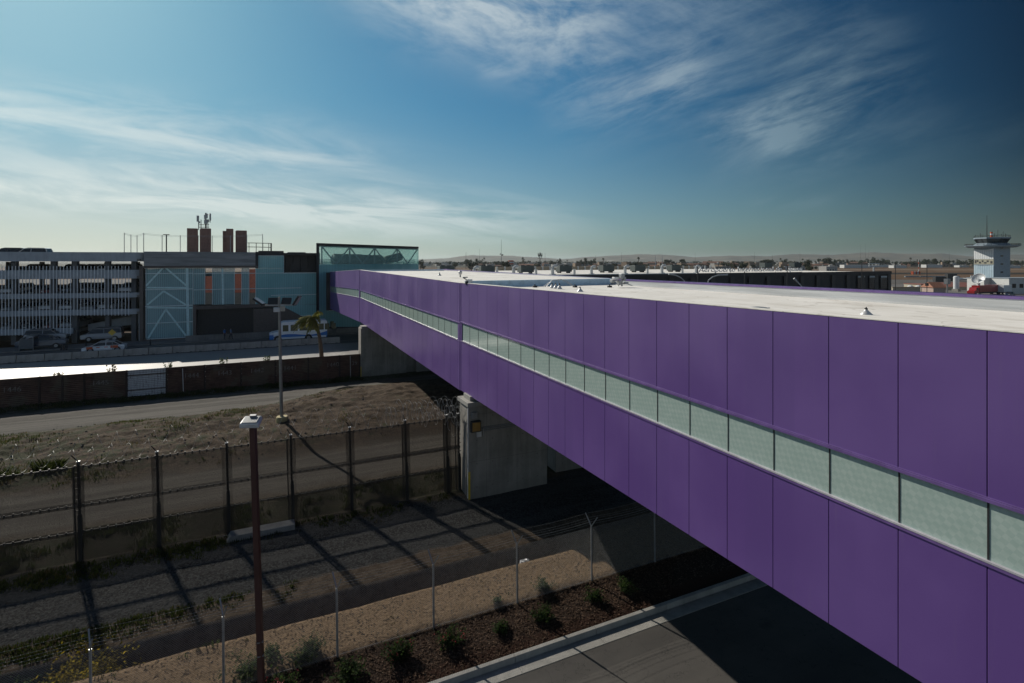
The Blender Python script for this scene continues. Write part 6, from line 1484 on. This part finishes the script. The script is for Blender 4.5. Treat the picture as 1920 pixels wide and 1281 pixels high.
def dark_truck(px, py, D_, L, H, label, name='service_truck'):
    q = up(at_D(px, py, D_), -.3); t = thing(name, q, label, 'truck'); mb = MB(); p = q
    mb.hexa([p-rgt*L/2, p+rgt*L*.25, p+rgt*L*.25+fwd*2.4, p-rgt*L/2+fwd*2.4], [x+Vector((0,0,H)) for x in (p-rgt*L/2, p+rgt*L*.25, p+rgt*L*.25+fwd*2.4, p-rgt*L/2+fwd*2.4)]); mb.build('cargo_box', M['dark_metal'], t)
    mb = MB(); mb.hexa([p+rgt*L*.27, p+rgt*L/2, p+rgt*L/2+fwd*2.2, p+rgt*L*.27+fwd*2.2], [x+Vector((0,0,H*.7)) for x in (p+rgt*L*.27, p+rgt*L*.46, p+rgt*L*.46+fwd*2.2, p+rgt*L*.27+fwd*2.2)]); mb.build('cab', M['slate_panel'], t)
dark_truck(1768, 522, 330, 9, 3.2, 'dark service truck on the apron nearest the slim pole'); dark_truck(1789, 519, 345, 8, 4.6, 'taller dark service truck on the apron beside the small aeroplane')
for px, py, lb in ((1707, 537, 'small white umbrella by the low tan wall, left of the pair'), (1722, 537, 'small white umbrella by the low tan wall, right of the pair')):
    q = at_D(px, py, 196); t = thing('parasol', up(q, -.3), lb, 'parasol'); mb = MB(); mb.lathe(up(q, q.z-.1), [(1.1, 0), (.7, .35), (.05, .6)], 10); mb.build('canopy', M['tower_white'], t); mb = MB(); mb.tube([up(q, -.3), up(q, q.z)], .05, 5); mb.build('pole', M['dark_metal'], t)
q = at_D(1700, 522, 420); t = thing('blue_barrier', up(q, -.3), 'long pale blue barrier lying on the airfield', 'barrier'); mb = MB(); p = up(q, 0); mb.hexa([p-rgt*1, p+rgt*42, p+rgt*42+fwd, p-rgt*1+fwd], [x+Vector((0,0,.9)) for x in (p-rgt*1, p+rgt*42, p+rgt*42+fwd, p-rgt*1+fwd)]); mb.build('rail', M['blue_wall'], t); mb = MB(); mb.box(p+rgt*10+Vector((-.5, -.9, -.3)), p+rgt*10+Vector((.5, -.2, .8))); mb.build('foot', M['concrete'], t)
# ------------------------------------------------------------------ masts over the city
def mast(px, y0, D_, label, w=1., kind=''):
    b = at_D(px, 500, D_); a = at_D(px, y0, D_); t = thing('radio_mast', up(b, -.3), label, 'radio mast', 'masts over the city'); k = D_/1000; mb = MB()
    mb.tube([up(b, -.3), a], [.5*k*w, .22*k*w], 5); mb.build('mast', M['tower_white'] if kind == 'white' else M['dark_metal'], t)
    if kind == 'dish':
        for dy, dx_ in ((476.5, -1.5), (478.5, 1.4), (478, 2.6)): mb = MB(); c = at_D(px+dx_, dy, D_-1); mb.lathe(c, [(.2*k, -1.1*k), (1.3*k, -.8*k), (1.3*k, .8*k), (.2*k, 1.1*k)], 10); mb.build('microwave_dish', M['dark_metal'], t)
    if kind == 'cell':
        for i in range(9): mb = MB(); c = at_D(px-3.6+i*.95, 477+(i*7 % 5), D_-1-(i % 2)*1.5); mb.cbox(c, (.75*k, .5*k, 5.5*k)); mb.build('panel_antenna', M['dark_metal'], t)
        mb = MB(); mb.bar(at_D(px-4.5, 484.5, D_), at_D(px+4.5, 484.5, D_), .6*k, .6*k); mb.bar(at_D(px-4, 476, D_), at_D(px+4, 476, D_), .4*k, .4*k); mb.build('platform', M['dark_metal'], t)
for a in ((873.7, 473, 900, 'thin grey mast over the city, leftmost', .9), (899, 466, 1200, 'very thin mast just left of the mast with round dishes', .5), (907.5, 480, 1300, 'short thin mast nearest the left of the dish mast', .5), (940, 449, 800, 'tall thin mast with round dishes above the bridge roof', .9, 'dish'), (1012.5, 473, 420, 'thick mobile phone mast bristling with panel antennas', 2.2, 'cell'), (1022, 474, 600, 'thin mast just right of the phone mast', .7), (1117, 478, 1300, 'thin mast before the hills right of the phone mast', .6), (1165.5, 473, 1200, 'thin mast above the camera cluster', .6), (1229, 480, 420, 'white mast, left of the white pair behind the terminal', 1.8, 'white'), (1241.7, 480, 420, 'white mast, right of the white pair behind the terminal', 1.8, 'white'), (1303.5, 474, 1200, 'thin mast above the first letter of the roof sign', .5), (1414.5, 472, 1200, 'thin mast above the middle of the roof sign', .5), (1448, 478, 900, 'dark thin mast above the end of the roof sign', .7), (1500, 473, 1200, 'faint mast right of the roof sign', .4), (1613.7, 457, 2600, 'tall faint mast on the hills, left of the three', .35), (1622.6, 457, 2600, 'tall faint mast on the hills, middle of the three', .35), (1629, 468, 2600, 'shorter faint mast on the hills, right of the three', .35), (1780, 472, 2600, 'faint mast on the hills left of the control tower', .35)): mast(*a)
q = at_D(958, 500, 620); t = thing('water_tower', up(q, -.3), 'red and white checked water tower over the city roofs', 'water tower'); mb = MB(); mb.tube([up(q, -.3), at_D(958, 494, 620)], 1.2, 8); mb.build('shaft', M['tower_white'], t)
for i, (ya, yb) in enumerate(((496, 493.6), (493.4, 491), (490.8, 488.4))): mb = MB(); c = at_D(958, ya, 620); mb.lathe(c, [(3.2, 0), (3.2, (ya-yb)*.62)], 14); mb.build('tank_band', M['aircraft_orange'] if i % 2 == 0 else M['tower_white'], t)
# ------------------------------------------------------------------ city: houses and trees beyond the airport
random.seed(77)
WM = [simple('city_%s' % n_, c_, .9, bs=0) for n_, c_ in (('white', (.40,.39,.37)), ('grey', (.20,.20,.195)), ('tan', (.26,.20,.15)), ('brick', (.17,.10,.075)))]
def house_proto(i):
    t = thing('city_house', (0, 0, 0), ['flat roofed white house among the trees beyond the airport', 'grey block house among the trees beyond the airport', 'tan house with a setback upper floor beyond the airport', 'brick brown shed with a sloped roof beyond the airport'][i], 'house', ['far white houses', 'far grey houses', 'far tan houses', 'far brown sheds'][i])
    mb = MB(); w, d, h = ((14, 10, 6), (18, 12, 5), (12, 10, 5), (26, 14, 5))[i]; mb.box((-w/2, -d/2, 0), (w/2, d/2, h))
    if i == 2: mb.box((-w/2, -d/2+1, h+.01), (w*.1, d/2, h+3))
    if i == 3: mb.hexa([(-w/2-.5, -d/2-.5, h+.01), (w/2+.5, -d/2-.5, h+.01), (w/2+.5, d/2+.5, h+.01), (-w/2-.5, d/2+.5, h+.01)], [(-w/2, -.2, h+2), (w/2, -.2, h+2), (w/2, .2, h+2), (-w/2, .2, h+2)])
    mb.box((w*.2, -1, h+.01), (w*.2+2.2, 1, h+1.8)) if i < 2 else None
    mb.build('wall', WM[i], t)
    mb = MB(); n_ = int(w/4)
    for k in range(n_): mb.box((-w/2+1.5+k*4, -d/2-.05, 1.2), (-w/2+3.2+k*4, -d/2-.01, 3.0))
    mb.build('window_row', M['cab_glass'], t); return t
hp = [house_proto(i) for i in range(4)]
def crown_mesh(r, h, n, m_, flat=.7):
    mb = MB()
    cl_ = [(Vector((random.gauss(0, r*.42), random.gauss(0, r*.42), h+random.gauss(0, r*.30*flat))), r*random.uniform(.3, .55)) for _ in range(9)]
    for i in range(n):
        c, q = random.choice(cl_); d = Vector((random.gauss(0, 1), random.gauss(0, 1), random.gauss(0, .8))).normalized(); p = c+d*q*random.random()**.4
        u = Vector((random.gauss(0, 1), random.gauss(0, 1), random.gauss(0, 1))).normalized()*r*.13; v_ = u.cross(d+Vector((.1, .2, .3))).normalized()*r*.10; mb.face([p-u, p+v_, p+u, p-v_])
    return mb
simple('far_leaf', (.040,.050,.026), .9, bs=0); simple('far_leaf_pale', (.065,.072,.040), .9, bs=0)
tp = []
for i, (r, h, m_, lb, gp_) in enumerate(((5, 6.5, 'far_leaf', 'dark broad tree among the houses beyond the airport', 'far dark broad trees'), (4, 7.5, 'far_leaf', 'dark tall narrow tree among the houses beyond the airport', 'far tall dark trees'), (6, 5.5, 'far_leaf_pale', 'pale spreading tree among the houses beyond the airport', 'far pale trees'))):
    t = thing('city_tree', (0, 0, 0), lb, 'tree', gp_); mb = MB(); mb.tube([(0, 0, -.3), (.2, 0, h*.5), (0, .1, h)], [.5, .35, .15], 6)
    for k in range(3): a = 2.1*k; mb.tube([(.1, 0, h*.5), (cos(a)*r*.5, sin(a)*r*.5, h*.95)], [.25, .08], 4)
    mb.build('trunk', M['palm_trunk'], t); crown_mesh(r, h, 420, m_, (.7, 1.2, .55)[i]).build('crown', M[m_], t); tp.append(t)
t = thing('city_palm', (0, 0, 0), 'slim palm tree standing above the far houses', 'palm tree', 'far palms'); mb = MB(); mb.tube([(0, 0, -.3), (.1, 0, 10)], [.35, .22], 6); mb.build('trunk', M['palm_trunk'], t); mb = MB()
for i in range(60):
    a = random.random()*6.3; e_ = random.uniform(-.6, 1); d = Vector((cos(a), sin(a), e_)).normalized(); s_ = d.cross(Vector((0, 0, 1))).normalized()*.25; L_ = random.uniform(1.4, 2.4); c = Vector((.1, 0, 10)); mb.face([c, c+d*L_*.5+s_, c+d*L_+Vector((0, 0, -.8)), c+d*L_*.5-s_])
mb.build('crown', M['far_leaf'], t); tp.append(t)
seen = set()
def far_put(p, px, D_, sc, rz=None):
    o = copy_tree(p) if p.name in seen else p; seen.add(p.name); q = at_D(px, 490, D_); o.location = (q.x, q.y, -.3); o.scale = (sc*random.uniform(.85, 1.2), sc, sc*random.uniform(.85, 1.15)); o.rotation_euler = (0, 0, (random.uniform(0, 6.3) if rz is None else rz))
def xdist(): return random.triangular(785, 1920, 1150)
for i in range(110):
    px = random.uniform(785, 1560) if i % 5 else random.uniform(1560, 1920); D_ = random.uniform(620, 1500) if px < 1560 else random.uniform(1150, 1600)
    far_put(random.choice(hp), px, D_, random.uniform(.8, 1.3)*(1 if D_ < 1100 else 1.25), -YAW+random.uniform(-.5, .5))
for i in range(190):
    px = random.uniform(785, 1560) if i % 3 else random.uniform(1540, 1920); D_ = random.uniform(520, 1500) if px < 1560 else random.uniform(1080, 1600)
    p = random.choices(tp, (4, 2, 2, 2))[0]; far_put(p, px, D_, random.uniform(.8, 1.6)*(1.2 if D_ > 900 else .85))
for px, sc, D_ in ((1640, 1.9, 1150), (1736, 2.0, 1150), (1700, 1.3, 1150), (1780, 1.7, 1150), (1545, 2.0, 1150), (1850, 1.5, 1200), (1905, 1.7, 1150)): far_put(tp[0], px, D_, sc)
for i in range(7):
    px = (1605, 1632, 1652, 1688, 1752, 1808, 1900)[i]; q = at_D(px, 494, 1000+60*(i % 3)); wd = (22, 9, 30, 12, 16, 10, 14)[i]
    t = thing('hangar', up(q, -.3), 'low white shed at the far side of the airfield', 'shed', 'white sheds across the airfield'); mb = MB(); p = up(q, -.3); h_ = (6, 5, 4.5, 5, 6, 4, 5)[i]
    mb.hexa([p-rgt*wd, p+rgt*wd, p+rgt*wd+fwd*14, p-rgt*wd+fwd*14], [x+Vector((0,0,h_)) for x in (p-rgt*wd, p+rgt*wd, p+rgt*wd+fwd*14, p-rgt*wd+fwd*14)]); mb.build('wall', M['white_wall'], t)
# canopy of town beyond what one can count
fm = MB(); fh = MB()
for i in range(2600):
    px = random.uniform(600, 1990); D_ = random.uniform(1500, 4300); q = at_D(px, 490, D_); q.z = -.3
    if random.random() < .6:
        r = random.uniform(3, 8)
        for k in range(5): c = q+Vector((random.gauss(0, r*.5), random.gauss(0, r*.5), r*random.uniform(.5, 1.3))); u = Vector((random.gauss(0, 1), random.gauss(0, 1), random.gauss(0, .6))).normalized()*r*.7; v_ = Vector((random.gauss(0, 1), random.gauss(0, 1), random.gauss(0, 1))).cross(u).normalized()*r*.6; fm.face([c-u, c+v_, c+u, c-v_])
    else: w = random.uniform(6, 14); fh.box(q+Vector((-w, -w*.6, 0)), q+Vector((w, w*.6, random.uniform(4, 9))))
tag(fm.build('distant_trees', M['far_leaf']), 'mass of trees in the town reaching to the foot of the hills', 'trees', kind='stuff')
tag(fh.build('distant_houses', WM[0]), 'mass of pale houses in the town reaching to the foot of the hills', 'houses', kind='stuff')
# ------------------------------------------------------------------ haze
hz = MB(); hz.box((-9500, -600, -1.4), (12500, 12500, 128)); ho = hz.build('haze', (lambda m: m)(bpy.data.materials.new('haze_air')))
hm = M['haze_air'] = bpy.data.materials['haze_air']; hm.use_nodes = True; n_ = NT(hm.node_tree); hm.node_tree.nodes.remove(hm.node_tree.nodes['Principled BSDF'])
pv = n_.new('ShaderNodeVolumePrincipled'); pv.inputs['Color'].default_value = (.80,.88,.92,1); pv.inputs['Density'].default_value = .00005; pv.inputs['Anisotropy'].default_value = .35
hm.node_tree.links.new(pv.outputs[0], hm.node_tree.nodes['Material Output'].inputs['Volume']); hm.volume_intersection_method if False else None
tag(ho, 'pale haze in the air that fades the town and hills', 'haze', kind='stuff')
